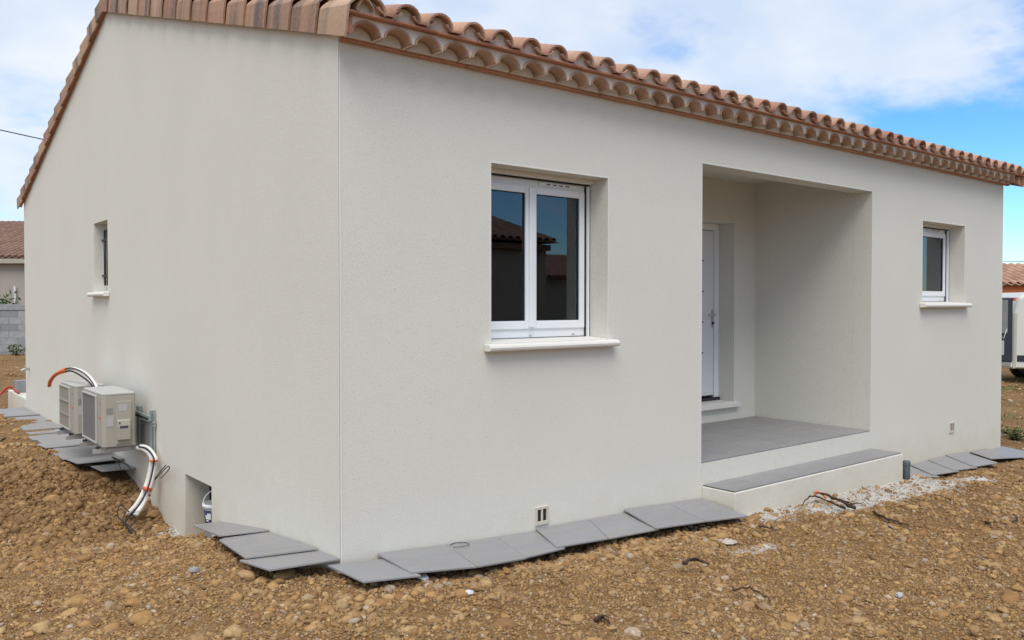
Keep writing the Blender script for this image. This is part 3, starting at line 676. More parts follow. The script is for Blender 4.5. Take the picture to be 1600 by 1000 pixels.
# roof: decks, eave tiles, the rest of the covering, verges
rf = empty('roof'); rf.parent = house
zbed = lambda y: 3.105 + .01 + SL*(y+.2)
m = MB(); zc = lambda y: (3.19 + SL*y) - .015
for (ya, yb) in ((-.10, YR), (W_+.10, YR)):
    za = 3.105 + SL*(-.10); zb_ = 3.105 + SL*YR
    m.prism([(ya, za), (yb, zb_), (yb, zb_-.05), (ya, za-.0)], lambda q: (.01, q[0], q[1]), lambda q: (L_-.01, q[0], q[1]))
m.build('roof_deck', 'mortar', rf)
CPT = .2315; NC = 40; RC = .083; LT = .42; EX = .36
def canal(r0, r1, ln, t=.012, hk=1.0, seg=10, flip=False):
    m = MB(); sg = -1 if flip else 1
    ring = []
    for (rr, u) in ((r0, 0), (r1, ln)):
        o_ = [(math.cos(math.pi*k/seg)*rr, sg*math.sin(math.pi*k/seg)*rr*hk) for k in range(seg+1)]; i_ = [(math.cos(math.pi*k/seg)*(rr-t), sg*math.sin(math.pi*k/seg)*(rr-t)*hk) for k in range(seg, -1, -1)]
        ring.append([(q[0], u, q[1]) for q in o_+i_])
    n = len(ring[0]); fs = [(i, (i+1) % n, n+(i+1) % n, n+i) for i in range(n)]
    for k in range(seg): fs += [(k, k+1, n-2-k, n-1-k), (n+k+1, n+k, 2*n-1-k, 2*n-2-k)]
    m.add(ring[0]+ring[1], fs); return m
ang = math.atan(SL)
cov = canal(.092, .080, LT).mesh('cover'); cov.materials.append(MAT['tile']); chn = canal(.078, .088, LT, hk=.45, flip=True).mesh('channel'); chn.materials.append(MAT['tile'])
for me_ in (cov, chn):
    for p_ in me_.polygons: p_.use_smooth = abs(p_.normal.y) < .6
Zc = 3.101; mo = MB(); XC = .085
for k in range(NC):
    x = XC + k*CPT
    Mx = Matrix.Translation((x + random.uniform(-.008, .008), -.222 + random.uniform(-.012, .008), Zc + random.uniform(-.002, .004))) @ Matrix.Rotation(ang + random.gauss(0, .012), 4, 'X') @ Matrix.Rotation(random.gauss(0, .028), 4, 'Z')
    put('roof_tile', cov, None, rf, Mx)
    if k < NC-1: put('channel_tile', chn, None, rf, Matrix.Translation((x+CPT/2, -.232 + random.uniform(-.008, .004), Zc+.040)) @ Matrix.Rotation(ang, 4, 'X'))
    n = 12                                     # mortar plug a little inside each tile mouth
    ring = [(x + math.cos(math.pi*j/n)*.079, -.188, Zc + .004 + math.sin(math.pi*j/n)*.079) for j in range(n+1)]
    mo.add(ring, [tuple(range(n+1))])
mo.build('mortar_plug', 'mortar', rf)
# joined covering further up both slopes
def slope_cover(name, mat, x0, n, pitch, rows, y0, z0, ex, ang_, sgn, parent, r0=.09, M=None, seg=6, rowstart=1):
    V, Fs = [], []
    base = canal(r0, r0*.87, ex*1.16, seg=seg); bv = np.array(base.v); bf = base.f; off = 0; allf = []
    for rrow in range(rowstart, rows):
        for k in range(n):
            v = bv.copy(); v[:, 0] += x0 + k*pitch + random.uniform(-.004, .004)
            u = v[:, 1] + rrow*ex; h_ = v[:, 2] + .004*rrow*0
            y = y0 + sgn*(u*math.cos(ang_) - h_*math.sin(ang_)); z = z0 + u*math.sin(ang_) + h_*math.cos(ang_)
            q = np.stack([v[:, 0], y, z], -1); V += [tuple(M @ Vector(p)) for p in q] if M else [tuple(p) for p in q]
            allf += [tuple(i+off for i in f) for f in bf]; off += len(bv)
    me = bpy.data.meshes.new(name); me.from_pydata(V, [], allf); o = put(name, me, mat, parent); o['kind'] = 'stuff'; return o
slope_cover('roof_tiles', 'tile_i', XC, NC, CPT, 15, -.222, Zc, EX, ang, 1, rf)
slope_cover('roof_tiles', 'tile_i', XC, NC, CPT, 15, W_+.222, Zc, EX, ang, -1, rf, rowstart=0)
m = MB()
for k in range(23): m.add([(q[1]+.0+k*.40-.05, YR+q[0], 4.70+q[2]) for q in canal(.12, .105, .46).v], canal(.12, .105, .46).f)
m.build('ridge_tiles', 'tile_i', rf)['kind'] = 'stuff'
# verge tiles: flap on the gable, rounded shoulder above
def verge_mesh(mx):
    sec = [(.0, .0), (-.002, .08), (.0, .145), (.010, .163), (.035, .188), (.062, .204), (.090, .208), (.12, .196), (.145, .172), (.155, .150)]
    ins = [(x+.013, z) if i < 3 else (x+.004, z-.013) for i, (x, z) in enumerate(sec)]
    poly = sec + ins[::-1]; n = len(poly); ln = .392
    m = MB(); vs = []
    for (u, lift, out) in ((0, .022, -.012), (ln, -.010, .006)):
        vs += [(mx*(x+out), u, z+lift*min(1, z/.15)) for x, z in poly]
    ns = len(sec); fs = [(i, (i+1) % n, n+(i+1) % n, n+i) for i in range(n)]
    for k in range(ns-1): fs += [(k, k+1, n-2-k, n-1-k), (n+k+1, n+k, 2*n-1-k, 2*n-2-k)]
    me = m.add(vs, fs).mesh('verge'); me.materials.append(MAT['verge']); return me
vm = {1: verge_mesh(1), -1: verge_mesh(-1)}
NV = 15; pv = (YR+.19)/14.6/math.cos(ang)
for sx, x in ((1, -.050), (-1, L_+.10)):
    for back in (0, 1):
        for k in range(NV):
            u = k*pv + random.uniform(-.004, .004)
            y = -.19 + u*math.cos(ang); z = 3.01 + SL*(-.19) + u*math.sin(ang)
            if back: y = W_ - y
            s2 = sx if not back else -sx
            Mv = Matrix.Translation((x + random.uniform(-.003, .003), y, z)) @ (Matrix.Rotation(R(180), 4, 'Z') if back else Matrix.Identity(4)) @ Matrix.Rotation(ang, 4, 'X')
            put('verge_tile', vm[s2], None, rf, Mv)
# thin mortar line under the verge, on both gables
for x0_, x1_ in ((-.034, -.002), (L_+.002, L_+.085)):
    m = MB()
    for sg in (0, 1):
        yy = lambda y: W_-y if sg else y
        m.prism([(yy(-.17), 3.035+SL*-.17), (yy(YR), 3.035+SL*YR), (yy(YR), 3.15+SL*YR), (yy(-.17), 3.13+SL*-.17)], lambda q: (x0_, q[0], q[1]), lambda q: (x1_, q[0], q[1]))
    m.build('verge_bed', 'band', rf)

# ---------------------------------------------------------------- loose grey tiles round the house
SG = 'loose grey tiles laid along the foot of the house'
def slab(cs, label, t=.011):
    cs = [Vector(q) for q in cs]; c = sum(cs, Vector())/4
    n = ((cs[2]-cs[0]).cross(cs[3]-cs[1])).normalized()
    if n.z < 0: n = -n
    M = Matrix.Translation(c); vs = [q-c for q in cs] + [q-c-n*t for q in cs]
    m = MB().add(vs, [(0, 1, 2, 3), (7, 6, 5, 4), (0, 4, 5, 1), (1, 5, 6, 2), (2, 6, 7, 3), (3, 7, 4, 0)])
    o = put('paving_tile', m.mesh('paving_tile'), 'slab', None, M, bevel=.0015); tag(o, label, 'paving tile', SG); return o
ordn = ['first', 'second', 'third', 'fourth', 'fifth', 'sixth', 'seventh', 'eighth', 'ninth', 'tenth', 'eleventh', 'twelfth', 'thirteenth', 'fourteenth', 'fifteenth', 'sixteenth']
Q = lambda x, y, z: hit(x, y, 2, z)
front = [  # wall-side left/right x, z there ; outer left/right (x, y), z
 ((-.085, -.012, .010), (.262, -.075, -.006), (.255, -.452, -.006), (-.058, -.372, .004)),
 ((.235, -.012, .014), (.72, -.012, -.022), (.66, -.425, -.045), (.225, -.405, .004)),
 ((.722, -.012, -.0215), (1.13, -.010, -.046), (1.055, -.405, -.075), (.663, -.428, -.0445)),
 ((1.132, -.010, -.0455), (1.54, -.010, -.070), (1.42, -.360, -.092), (1.058, -.398, -.0745)),
 ((1.47, -.010, -.048), (1.97, -.010, -.068), (1.80, -.375, -.094), (1.36, -.345, -.078)),
 ((1.973, -.010, -.0675), (2.38, -.010, -.080), (2.28, -.410, -.104), (1.803, -.378, -.0935)),
 ((2.34, -.010, -.052), (2.84, -.010, -.082), (2.76, -.440, -.122), (2.24, -.415, -.092)),
 ((2.843, -.010, -.0815), (3.26, -.010, -.104), (3.20, -.500, -.142), (2.763, -.443, -.1215))]
for k, cs in enumerate(front): slab(cs, f'{ordn[k]} loose grey tile from the house corner along the front wall')
near = [((-.452, .368, .018), (-.402, .057, .030), (-.006, -.006, .030), (-.012, .350, .004)),
        ((-.300, 1.13, -.062), (-.428, .345, .034), (-.014, .275, .026), (-.012, 1.32, -.062)),
        ((-.170, 2.06, -.180), (-.290, 1.16, -.040), (-.006, 1.02, -.022), (.03, 1.92, -.150))]
for k, cs in enumerate(near): slab(cs, ['loose grey tile with raised edge on the gable side of the corner', 'large loose grey tile in the middle of three beside the access hatch', 'loose grey tile lying in front of the access hatch with the bucket'][k])
y = 4.30
for k in range(15):
    wd = random.uniform(.40, .47); z = -.088 - .0025*k + random.uniform(-.0012, .0012); xo = -.455 + random.uniform(-.04, .03)
    if k == 0: z -= .03; xo = -.30
    tl_ = .016 if k in (0, 1, 4, 7, 8, 12) else .003
    slab([(xo, y-.03, z+tl_), (-.006, y-.06, z+tl_), (-.006, y+wd-.01, z-.002), (xo+random.uniform(-.03, .03), y+wd+.01, z-.002)], f'{ordn[k]} loose grey tile along the gable wall, counting from under the outdoor units')
    y += wd - .03 + random.uniform(-.01, .02)
right = [((6.40, -.02, -.290), (6.93, -.012, -.285), (6.68, -.40, -.315), (6.50, -.17, -.315)),
         ((6.86, -.012, -.270), (7.30, -.012, -.272), (7.10, -.41, -.305), (6.66, -.34, -.300)),
         ((7.26, -.012, -.262), (7.74, -.012, -.270), (7.50, -.44, -.312), (7.05, -.38, -.296)),
         ((7.70, -.012, -.258), (8.22, -.012, -.285), (8.00, -.46, -.318), (7.46, -.42, -.300)),
         ((8.35, -.012, -.292), (8.85, -.012, -.312), (8.75, -.46, -.340), (8.10, -.34, -.300)),
         ((8.82, -.012, -.325), (9.40, .02, -.345), (9.30, -.44, -.372), (8.73, -.46, -.350))]
for k, cs in enumerate(right): slab(cs, f'{ordn[k]} loose grey tile from the grey pipe stub along the right stretch of wall')

# ---------------------------------------------------------------- outdoor units on the gable
def outdoor_unit(y0, y1, z0, z1, x0, x1, label, main):
    o = tag(empty('outdoor_unit', ((x0+x1)/2, (y0+y1)/2, z0)), label, 'air conditioner', 'outdoor units on the gable')
    c = Vector(((x0+x1)/2, (y0+y1)/2, z0)); hx, hy, H = (x1-x0)/2, (y1-y0)/2, z1-z0
    ch = .030
    prof = [(-hx+ch, -hy), (hx-.012, -hy), (hx, -hy+.012), (hx, hy-.012), (hx-.012, hy), (-hx+ch, hy), (-hx, hy-ch), (-hx, -hy+ch)]
    MB().prism(prof, lambda q: (q[0], q[1], .012), lambda q: (q[0], q[1], H-.022)).build('casing', 'ac', o, bevel=.004)
    MB().prism([(a*1.008, b2*1.004) for a, b2 in prof], lambda q: (q[0], q[1], H-.021), lambda q: (q[0], q[1], H)).build('top_cover', 'ac_top', o, bevel=.006)
    MB().box(-hx+.01, hx-.01, -hy+.02, hy-.02, -.004, .0115).build('base_pan', 'ac_line', o)
    # grille on the outer face
    fx = -hx-.001; gy0, gy1, gz0, gz1 = -hy+.20, hy-.03, .045, H-.045
    MB().box(fx-.001, fx+.004, gy0, gy1, gz0, gz1).build('grille_void', 'ac_dark', o)
    fr = MB(); t = .016
    fr.box(fx-.016, fx+.001, gy0-t, gy0, gz0-t, gz1+t); fr.box(fx-.016, fx+.001, gy1, gy1+t, gz0-t, gz1+t); fr.box(fx-.016, fx+.001, gy0, gy1, gz1, gz1+t); fr.box(fx-.016, fx+.001, gy0, gy1, gz0-t, gz0); fr.build('grille_frame', 'ac_top', o, bevel=.003)
    gr = MB(); n = 22 if main else 26
    for k in range(n):
        yy = gy0 + (gy1-gy0)*(k+.5)/n; gr.box(fx-.011, fx-.006, yy-.0028, yy+.0028, gz0, gz1)
    for k in range(15 if main else 30):
        zz = gz0 + (gz1-gz0)*(k+.5)/(15 if main else 30); gr.box(fx-.006, fx-.002, gy0, gy1, zz-.0025, zz+.0025)
    if not main:
        for k in (1, 2): zz = gz0 + (gz1-gz0)*k/3; gr.box(fx-.017, fx-.010, gy0, gy1, zz-.008, zz+.008)
    gr.build('grille', 'ac_line' if main else 'ac', o)
    # service side (faces along -y)
    s = -hy
    pn = MB().box(-.03, .105, s-.012, s+.002, .035, H-.075).build('service_panel', 'ac', o, bevel=.004)
    MB().prism([(s-.001, .055), (s-.040, .075), (s-.040, .20), (s-.030, .25), (s-.001, .262)], lambda q: (-.022, q[0], q[1]), lambda q: (.088, q[0], q[1])).build('valve_cover', 'ac', o, bevel=.005)
    MB().box(-.004, .066, s-.0415, s-.038, .180, .202).build('handle_recess', 'ac_dark', o)
    MB().lathe([(0, 0), (.008, 0), (.008, .004), (0, .004)], 12, Matrix.Translation((-.006, s-.037, .230)) @ Matrix.Rotation(R(90), 4, 'X')).build('screw', 'ac_dark', o)
    MB().box(-.008, .060, s-.0135, s-.011, H-.165, H-.105).build('rating_label', 'label', o)
    MB().box(-.105, -.050, s-.003, s+.001, .20, .29).build('rating_label', 'label', o)
    MB().box(-.110, -.052, s-.0028, s+.001, .315, .365).build('rating_label', 'ac_line', o)
    MB().box(-hx-.0015, -hx+.002, -hy+.06, -hy+.13, H*.53, H*.53+.018).build('red_emblem', 'orange', o)
    MB().box(-hx-.0015, -hx+.002, -hy+.08, -hy+.11, H-.11, H-.08).build('badge', 'ac_line', o)
    for yy in (-hy+.10, hy-.14):               # feet and the bracket arms that carry the unit
        ft = MB().box(-hx-.035, hx+.02, yy-.020, yy+.020, -.012, -.005).build('foot', 'galv', o)
        MB().lathe([(0, 0), (.020, 0), (.020, .016), (.012, .020), (0, .020)], 14, Matrix.Translation((-hx-.018, yy, -.005))).build('rubber_pad', 'dark_gap', ft, True)
        ar = MB(); ar.box(-hx-.06, -x0*0 + (0 - c.x) - .001, yy-.018, yy+.018, -.050, -.0125); ar.build('bracket_arm', 'galv', o, bevel=.002)
    o.location = c; return o
outdoor_unit(3.80, 4.55, .180, .680, -.400, -.116, 'beige outdoor unit with round mesh grille and valve cover nearest the white pipes', True)
outdoor_unit(4.93, 5.62, .165, .665, -.400, -.120, 'beige outdoor unit with ribbed square grille, farther from the access hatch', False)
# grey wall bracket beside the near unit
br = tag(empty('wall_bracket', (0, 3.85, .1)), 'grey steel wall bracket frame on the gable beside the near outdoor unit', 'bracket')
for yy, ww in ((3.60, .075), (4.02, .085)):
    m = MB(); m.box(-.034, -.002, yy-.1*0, yy+ww-.045, .02, .42); m.box(-.034, -.028, yy, yy+ww, .02, .42) if False else m.box(-.040, -.034, yy-.012, yy+ww-.033, .02, .42)
    m.build('upright', 'bracket', br, bevel=.003).location = (0, -3.85, 0)
b = MB().box(-.058, -.0405, 3.58, 4.10, .325, .375).build('rail', 'bracket', br, bevel=.003); b.location = (0, -3.85, 0)
MB().box(-.064, -.0585, 3.62, 4.06, .335, .352).build('rail_slot', 'dark_gap', br).location = (0, -3.85, 0)
b = MB().box(-.016, -.0015, 3.66, 4.01, .04, .30).build('back_plate', 'ac_line', br); b.location = (0, -3.85, 0)
b = MB().tube([(-.020, 3.565, -.02), (-.020, 3.565, .43)], .005, 8).build('threaded_rod', 'galv', br); b.location = (0, -3.85, 0)
for z in (.28, .31): MB().lathe([(0, 0), (.017, 0), (.017, .012), (0, .012)], 6, Matrix.Translation((-.020, 3.565-3.85, z))).build('nut', 'galv', br)

# pipes
def pth(pts): return spline([hit(a, b2, 0, x) for a, b2, x in pts], 6)
PB = tag(empty('pipe_bundle'), 'pair of white insulated pipes with orange tape running from unit to ground', 'pipes')
p1 = pth([(214, 700, -.10), (225, 702, -.09), (235, 711, -.08), (236.5, 724, -.08), (229, 756, -.12), (216, 784, -.20), (200, 803, -.28)])
p2 = pth([(220, 697, -.07), (231, 700, -.06), (241, 712, -.05), (243, 724, -.05), (236, 757, -.09), (223, 785, -.16), (207, 805, -.24)])
p3 = pth([(217, 698, -.11), (229, 701, -.10), (239, 713, -.09), (240, 725, -.09), (233, 757, -.135), (220, 785, -.21), (203, 806, -.28), (196, 818, -.33), (205, 832, -.33)])
MB().tube(p1, .019, 10).build('insulated_pipe', 'insul', PB, True); MB().tube(p2, .019, 10).build('insulated_pipe', 'insul', PB, True)
MB().tube(p3, .0075, 8).build('cable', 'cable', PB, True)
def tape(i, n=2, rr=.040):
    c = [(p1[j] + p2[j] + p3[j])/3 for j in range(i, i+n+1)]
    MB().tube(c, rr, 12).build('orange_tape', 'orange', PB, True)
tape(16, 1, .036); tape(25, 1, .040)
P3 = tag(empty('short_pipe'), 'short white insulated pipe with bare copper ends beside the taped bundle', 'pipe')
s3 = pth([(241, 751, -.05), (232, 772, -.11), (222, 790, -.17), (212, 805, -.24)]); MB().tube(s3, .021, 10).build('insulation', 'insul', P3, True)
MB().tube(s3[6:8], .0225, 10).build('red_tape', 'hose', P3, True)
for k, pts in enumerate(([(240, 752, -.05), (250, 741, -.05), (262, 729, -.06), (264, 733, -.07), (252, 747, -.06)], [(240, 752, -.05), (247, 741, -.05), (259, 727, -.05)])):
    MB().tube(pth(pts), .0045, 6).build('copper_end', 'root', P3, True)
cbl = MB()
for pts in ([(202, 800, -.28), (188, 790, -.34), (184, 806, -.38), (197, 818, -.38), (210, 830, -.36), (212, 836, -.36)], [(206, 803, -.26), (212, 812, -.28), (204, 822, -.33), (192, 815, -.36), (196, 800, -.32)]): cbl.tube(pth(pts), .0055, 7)
tag(cbl.build('cable_coil', 'cable', None, True), 'black cable coil lying in the trench at the foot of the white pipes', 'cable')
tag(MB().tube(pth([(175, 714, -.30), (188, 720, -.26), (200, 728, -.22), (205, 735, -.22)]), .006, 6).tube(pth([(177, 715, -.30), (186, 726, -.28), (190, 735, -.28)]), .005, 6).build('loose_wire', 'cable', None, True), 'short black wires hanging over the end of the grey tiles', 'wire')
TB = tag(empty('hose_bundle'), 'white pipes with black cable and orange capped end arching over the units', 'pipes')
t1 = pth([(154, 612, -.24), (146, 596, -.26), (133, 583, -.30), (116, 576, -.34), (103, 578, -.37)])
t2 = pth([(150, 612, -.26), (140, 598, -.28), (126, 587, -.32), (112, 580, -.36), (102, 581, -.38)])
MB().tube(t1, .016, 10).build('insulated_pipe', 'insul', TB, True); MB().tube([q + Vector((-.02, 0, .008)) for q in t1], .006, 8).build('cable', 'cable', TB, True)
MB().tube(t2, .008, 8).build('cable', 'cable', TB, True)
oe = pth([(104, 578, -.37), (95, 581, -.40), (86, 586, -.42), (79, 595, -.43), (77, 603, -.43)])
MB().tube(oe, [.026]*6 + [.020]*(len(oe)-6), 10).build('orange_cap', 'orange', TB, True)

# bucket inside the access hatch
bk = tag(empty('bucket', (.150, 2.440, -.318)), 'white plastic bucket with navy label and lid inside the access hatch', 'bucket')
MB().lathe([(0, 0), (.088, 0), (.092, .01), (.106, .185), (.103, .185), (.1, .18)], 28).build('body', 'white_plastic', bk, True)
MB().lathe([(.0935, .03), (.1035, .145), (.1045, .145), (.0945, .03)], 28).build('printed_label', 'navy', bk, True)
ld = MB().lathe([(.100, .160), (.116, .160), (.117, .186), (.110, .192), (.098, .192), (.094, .186), (0, .188)], 28).build('lid', 'white_plastic', bk, True)
pm = MB()
for (a_, z_, w_, h2) in ((R(205), .09, .16, .034), (R(212), .115, .10, .016), (R(200), .062, .09, .012)):
    pts = []
    for k in range(9):
        for zz in (z_-h2/2, z_+h2/2):
            q = a_ + (k/8-.5)*w_*3.6; rr = .0945 + (zz-.03)*(.1045-.0945)/.115 + .0014; pts.append((rr*math.cos(q), rr*math.sin(q), zz))
    pm.add(pts, [(2*k, 2*k+2, 2*k+3, 2*k+1) for k in range(8)])
pm.build('label_print', 'white_plastic', bk, True)
hp = [( .112*math.cos(R(150))*math.cos(t), .112*math.sin(R(150))*math.cos(t), .170 + .125*math.sin(t)) for t in np.linspace(0, math.pi, 20)]
MB().tube(hp, .0055, 8).build('handle', 'white_plastic', bk, True)
MB().box(.075, .89, HOLE[0]+.002, 2.52, -.75, -.32).build('hatch_floor', 'conc', house)
# hatch inner void
MB().box(.9, .95, 2.0, 2.9, -.8, .15).build('hatch_back', 'dark_gap', house)  # black panel standing in for the darkness inside the hatch
m = MB(); m.box(TH+.001, .9, HOLE[0]-.05, HOLE[0]-.01, -.8, .15); m.box(TH+.001, .9, HOLE[1]+.01, HOLE[1]+.05, -.8, .15); m.box(TH+.001, .9, HOLE[0]-.05, HOLE[1]+.05, .151, .19); m.build('hatch_void', 'interior', house)

# grey drain stub by the step
q = hit(1414, 737, 1, -.12); px = 6.085; py = -.335; pz = float(ground_z(px, py))
ds = tag(empty('pipe_stub', (px, py, pz)), 'short capped grey drain pipe standing beside the entrance step', 'pipe')
MB().lathe([(.0, -.1), (.034, -.1), (.034, .155), (.031, .16), (0, .16)], 20).build('pipe', 'grey_pipe', ds, True)
MB().lathe([(.0365, .125), (.0375, .13), (.0375, .172), (.030, .182), (0, .184)], 20).build('cap', 'grey_pipe', ds, True)

tag(MB().tube(spline([hit(a, b2, 2, -.026) + Vector((0, 0, .004)) for a, b2 in ((703, 853), (712, 849), (728, 849), (733, 852), (722, 855), (708, 856))], 6), .0022, 5).build('wire_loop', 'cable', None, True), 'thin wire loop lying on the loose tiles under the large window', 'wire')
# tap, rear terrace, block, hose
tp = tag(empty('wall_tap', (0, 10.05, .5)), 'small metal garden tap on the far end of the gable wall', 'tap')
MB().tube([(-.001, 0, 0), (-.07, 0, 0), (-.10, 0, -.005), (-.115, 0, -.05)], .013, 8).build('spout', 'galv', tp, True)
MB().tube([(-.05, 0, .0), (-.05, 0, .045)], .008, 8).tube([(-.05, -.04, .045), (-.05, .04, .045)], .007, 8).build('handle', 'galv', tp, True)
tag(MB().box(-.003, 3.0, W_+.004, 12.15, -.7, .015).build('terrace', 'stucco', None, bevel=.01), 'low white rendered terrace edge behind the far end of the gable', 'terrace')
cb = tag(empty('concrete_block', (.22, 11.5, .015)), 'grey concrete block sitting on the low white terrace', 'block')
MB().box(-.20, .30, -.05, .15, .001, .20).build('block_body', 'conc', cb, bevel=.006)
hz = spline([(-.9, 12.3, float(ground_z(-.9, 12.3))+.02), (-.45, 12.05, -.20), (-.30, 11.75, -.16), (-.17, 11.75, -.02), (-.05, 11.72, .10), (.02, 11.65, .052), (.02, 11.2, .038)], 8)
tag(MB().tube(hz, .017, 8).build('red_hose', 'hose', None, True), 'red hose climbing over the edge of the low white terrace', 'hose')

# roots, scraps
def root(path_px, rad, label, branches=()):
    pts = []
    for (a, b2, dz) in path_px:
        p = gpix(a, b2); pts.append(Vector(p) + Vector((0, 0, dz)))
    pts = spline(pts, 5); pts = [q + Vector((random.gauss(0, .006), random.gauss(0, .006), random.gauss(0, .003))) for q in pts]
    pts = [q - Vector((0, 0, rad*.7)) for q in pts]; rad *= .8
    n = len(pts); m = MB().tube(pts, [rad*(1-.6*i/n)*random.uniform(.75, 1.2) for i in range(n)], 7)
    for (i, d, ln) in branches:
        s = pts[int(i*n)]; d = Vector(d).normalized(); m.tube([s, s+d*ln*.5+Vector((0, 0, .01)), s+d*ln], [rad*.5, rad*.35, rad*.15], 6)
    return tag(m.build('root', 'root', None, True), label, 'root')
root([(1335, 797, .03), (1312, 786, .035), (1285, 776, .04), (1255, 770, .05)], .020, 'thick dark forked root lying across the spilt plaster by the step', [(.3, (-.6, -.8, .1), .22), (.5, (-.9, .2, .25), .2), (.15, (.6, -.5, .1), .12)])
root([(1320, 796, .025), (1300, 788, .02), (1270, 779, .03), (1252, 790, .01)], .013, 'thin dark root beside the forked root near the step')
root([(1540, 818, .015), (1562, 822, .02), (1590, 817, .03), (1585, 808, .03)], .014, 'curved dark root on the open gravel away from the step')
root([(1365, 800, .015), (1385, 812, .018), (1402, 815, .012), (1422, 822, .01)], .014, 'short crooked dark root on the gravel between two others')
root([(1145, 922, .012), (1170, 920, .014), (1195, 931, .006), (1205, 936, .0)], .009, 'thin dark root half buried in the coarse pebbles')
root([(1068, 880, .012), (1085, 876, .02), (1108, 880, .01)], .016, 'short dark clump of root on the gravel below the tiles', [(.4, (.3, -.8, .2), .06), (.6, (-.5, -.8, .2), .06)])
root([(930, 970, .012), (940, 966, .02), (953, 972, .01)], .014, 'small dark root knot low in the foreground gravel', [(.4, (.2, -.9, .2), .05)])
root([(2, 690, .02), (14, 684, .03), (24, 683, .02)], .02, 'dark root lying high on the earth bank beside the gable tiles')
root([(1185, 823, .01), (1200, 825, .015), (1212, 828, .01)], .012, 'small dark root next to the pale plaster patch')
def scrap(a, b2, s, mat, label, cat, seed):
    p = gpix(a, b2); rr = random.Random(seed); vs = [(math.cos(t)*s*rr.uniform(.6, 1.2), math.sin(t)*s*rr.uniform(.5, 1), 0) for t in np.linspace(0, 6.28, 8)[:-1]]
    m = MB(); n = len(vs); m.add([(x, y, rr.uniform(.004, .012)) for x, y, z in vs] + [(x*.8, y*.8, rr.uniform(.016, .028)) for x, y, z in vs], [tuple(range(n, 2*n)), tuple(range(n-1, -1, -1))] + [(i, (i+1) % n, n+(i+1) % n, n+i) for i in range(n)])
    o = m.build('scrap', mat, None); o.location = (p[0], p[1], float(ground_z(p[0], p[1]))+.008); tag(o, label, cat)
scrap(662, 903, .040, 'paper', 'crumpled white plaster scrap against the front tile edge', 'scrap', 1)
scrap(733, 923, .028, 'paper', 'small white plaster scrap alone on the gravel', 'scrap', 2)
scrap(1138, 835, .075, 'rubble', 'flat pale mortar lump on the gravel below the step', 'mortar lump', 3)
scrap(305, 895, .035, 'conc', 'blue-grey flat stone chip on the gravel before the gable tiles', 'stone chip', 4)
scrap(1406, 922, .030, 'label', 'slim pale grey stone chip in the right foreground gravel', 'stone chip', 5)
pz_ = gpix(1278, 781); tag(MB().tube([Vector(pz_)+Vector((-.05, 0, .05)), Vector(pz_)+Vector((0, .01, .07)), Vector(pz_)+Vector((.05, -.02, .04)), Vector(pz_)+Vector((.04, -.05, .02))], .010, 7).build('orange_tag', 'orange', None, True), 'bright orange plastic scrap caught under the forked root', 'scrap')

# ---------------------------------------------------------------- neighbours
def frame_at(p, rz=0.):                        # local x along the picture's right, y away from the viewer
    rx = Vector((R_[0], R_[1], 0)); ry = Vector((math.cos(YAW), math.sin(YAW), 0))
    M = Matrix(((rx.x, ry.x, 0, p.x), (rx.y, ry.y, 0, p.y), (0, 0, 1, p.z), (0, 0, 0, 1)))
    return M @ Matrix.Rotation(rz, 4, 'Z')
def wave_roof(parent, M, x0, x1, y0, z0, run, slope, mat, pitch=.22, ex=.36, r0=.088):
    n = int((x1-x0)/pitch); rows = int(run/math.cos(math.atan(slope))/ex)
    o = slope_cover('roof_tiles', mat, x0+pitch/2, n, pitch, rows, y0, z0, ex, math.atan(slope), 1, parent, r0, None, 5, 0)
    return o
# far left: taupe house and a concrete block wall
pb = far(0, 402, 30); nb = tag(empty('house'), 'taupe rendered house with brown tile roof behind the grey block wall', 'house'); nb.matrix_world = frame_at(Vector((pb.x, pb.y, 0)))
MB().box(-6, 9, .25, 8, -.5, 3.1).build('wall', 'neigh', nb)
m = MB(); m.prism([(0.0, 3.12), (6.0, 5.04), (8.4, 4.3), (8.4, 3.12)], lambda q: (-6.2, q[0], q[1]), lambda q: (9.2, q[0], q[1])); rd = m.build('roof', 'oldtile', nb)
wave_roof(rd, None, -6.2, 9.2, -.05, 3.14, 6.0, .31, 'oldtile', pitch=.24)
MB().box(-6.2, 9.2, -.02, .2, 2.92, 3.10).build('eave_band', 'neigh2', nb, bevel=.02)
MB().tube([(.42, .17, .3), (.42, .17, 2.1)], .045, 10).build('downpipe', 'label', nb, True)
bw = tag(empty('block_wall'), 'grey concrete block garden wall in front of the taupe house', 'wall'); pw = far(0, 475, 24); bw.matrix_world = frame_at(Vector((pw.x, pw.y, 0)))
blk = MB().box(.004, .492, .004, .196, .004, .196).mesh('block'); blk.materials.append(None); 
def mat_block():
    m = NT('concrete_block'); oi = m.N('ObjectInfo'); c = m.ramp(oi.outputs['Random'], [(0., (.23, .245, .25)), (.5, (.30, .31, .315)), (1., (.36, .365, .36))])
    c = m.mix(m.ramp(m.noise(m.pos(), 9, 5), [(.35, .4), (.6, 0.)]), c, (.2, .2, .195)); m.base(c); m.rough(.95); m.bump(m.noise(m.pos(), 50, 4), .5, .006); return m.m
blk.materials.clear(); blk.materials.append(mat_block())
MB().box(-3.95, 4.45, .012, .188, -.3, 1.29).build('mortar_core', 'grout', bw)
for j in range(7):
    for i in range(-8, 9): put('block', blk, None, bw, Matrix.Translation((i*.5 + (.25 if j % 2 else 0), 0, -.11 + j*.2)) @ Matrix.Rotation(0, 4, 'Z'))
MB().box(-4.0, 4.75, -.015, .215, 1.291, 1.46).build('coping', 'conc', bw, bevel=.01)
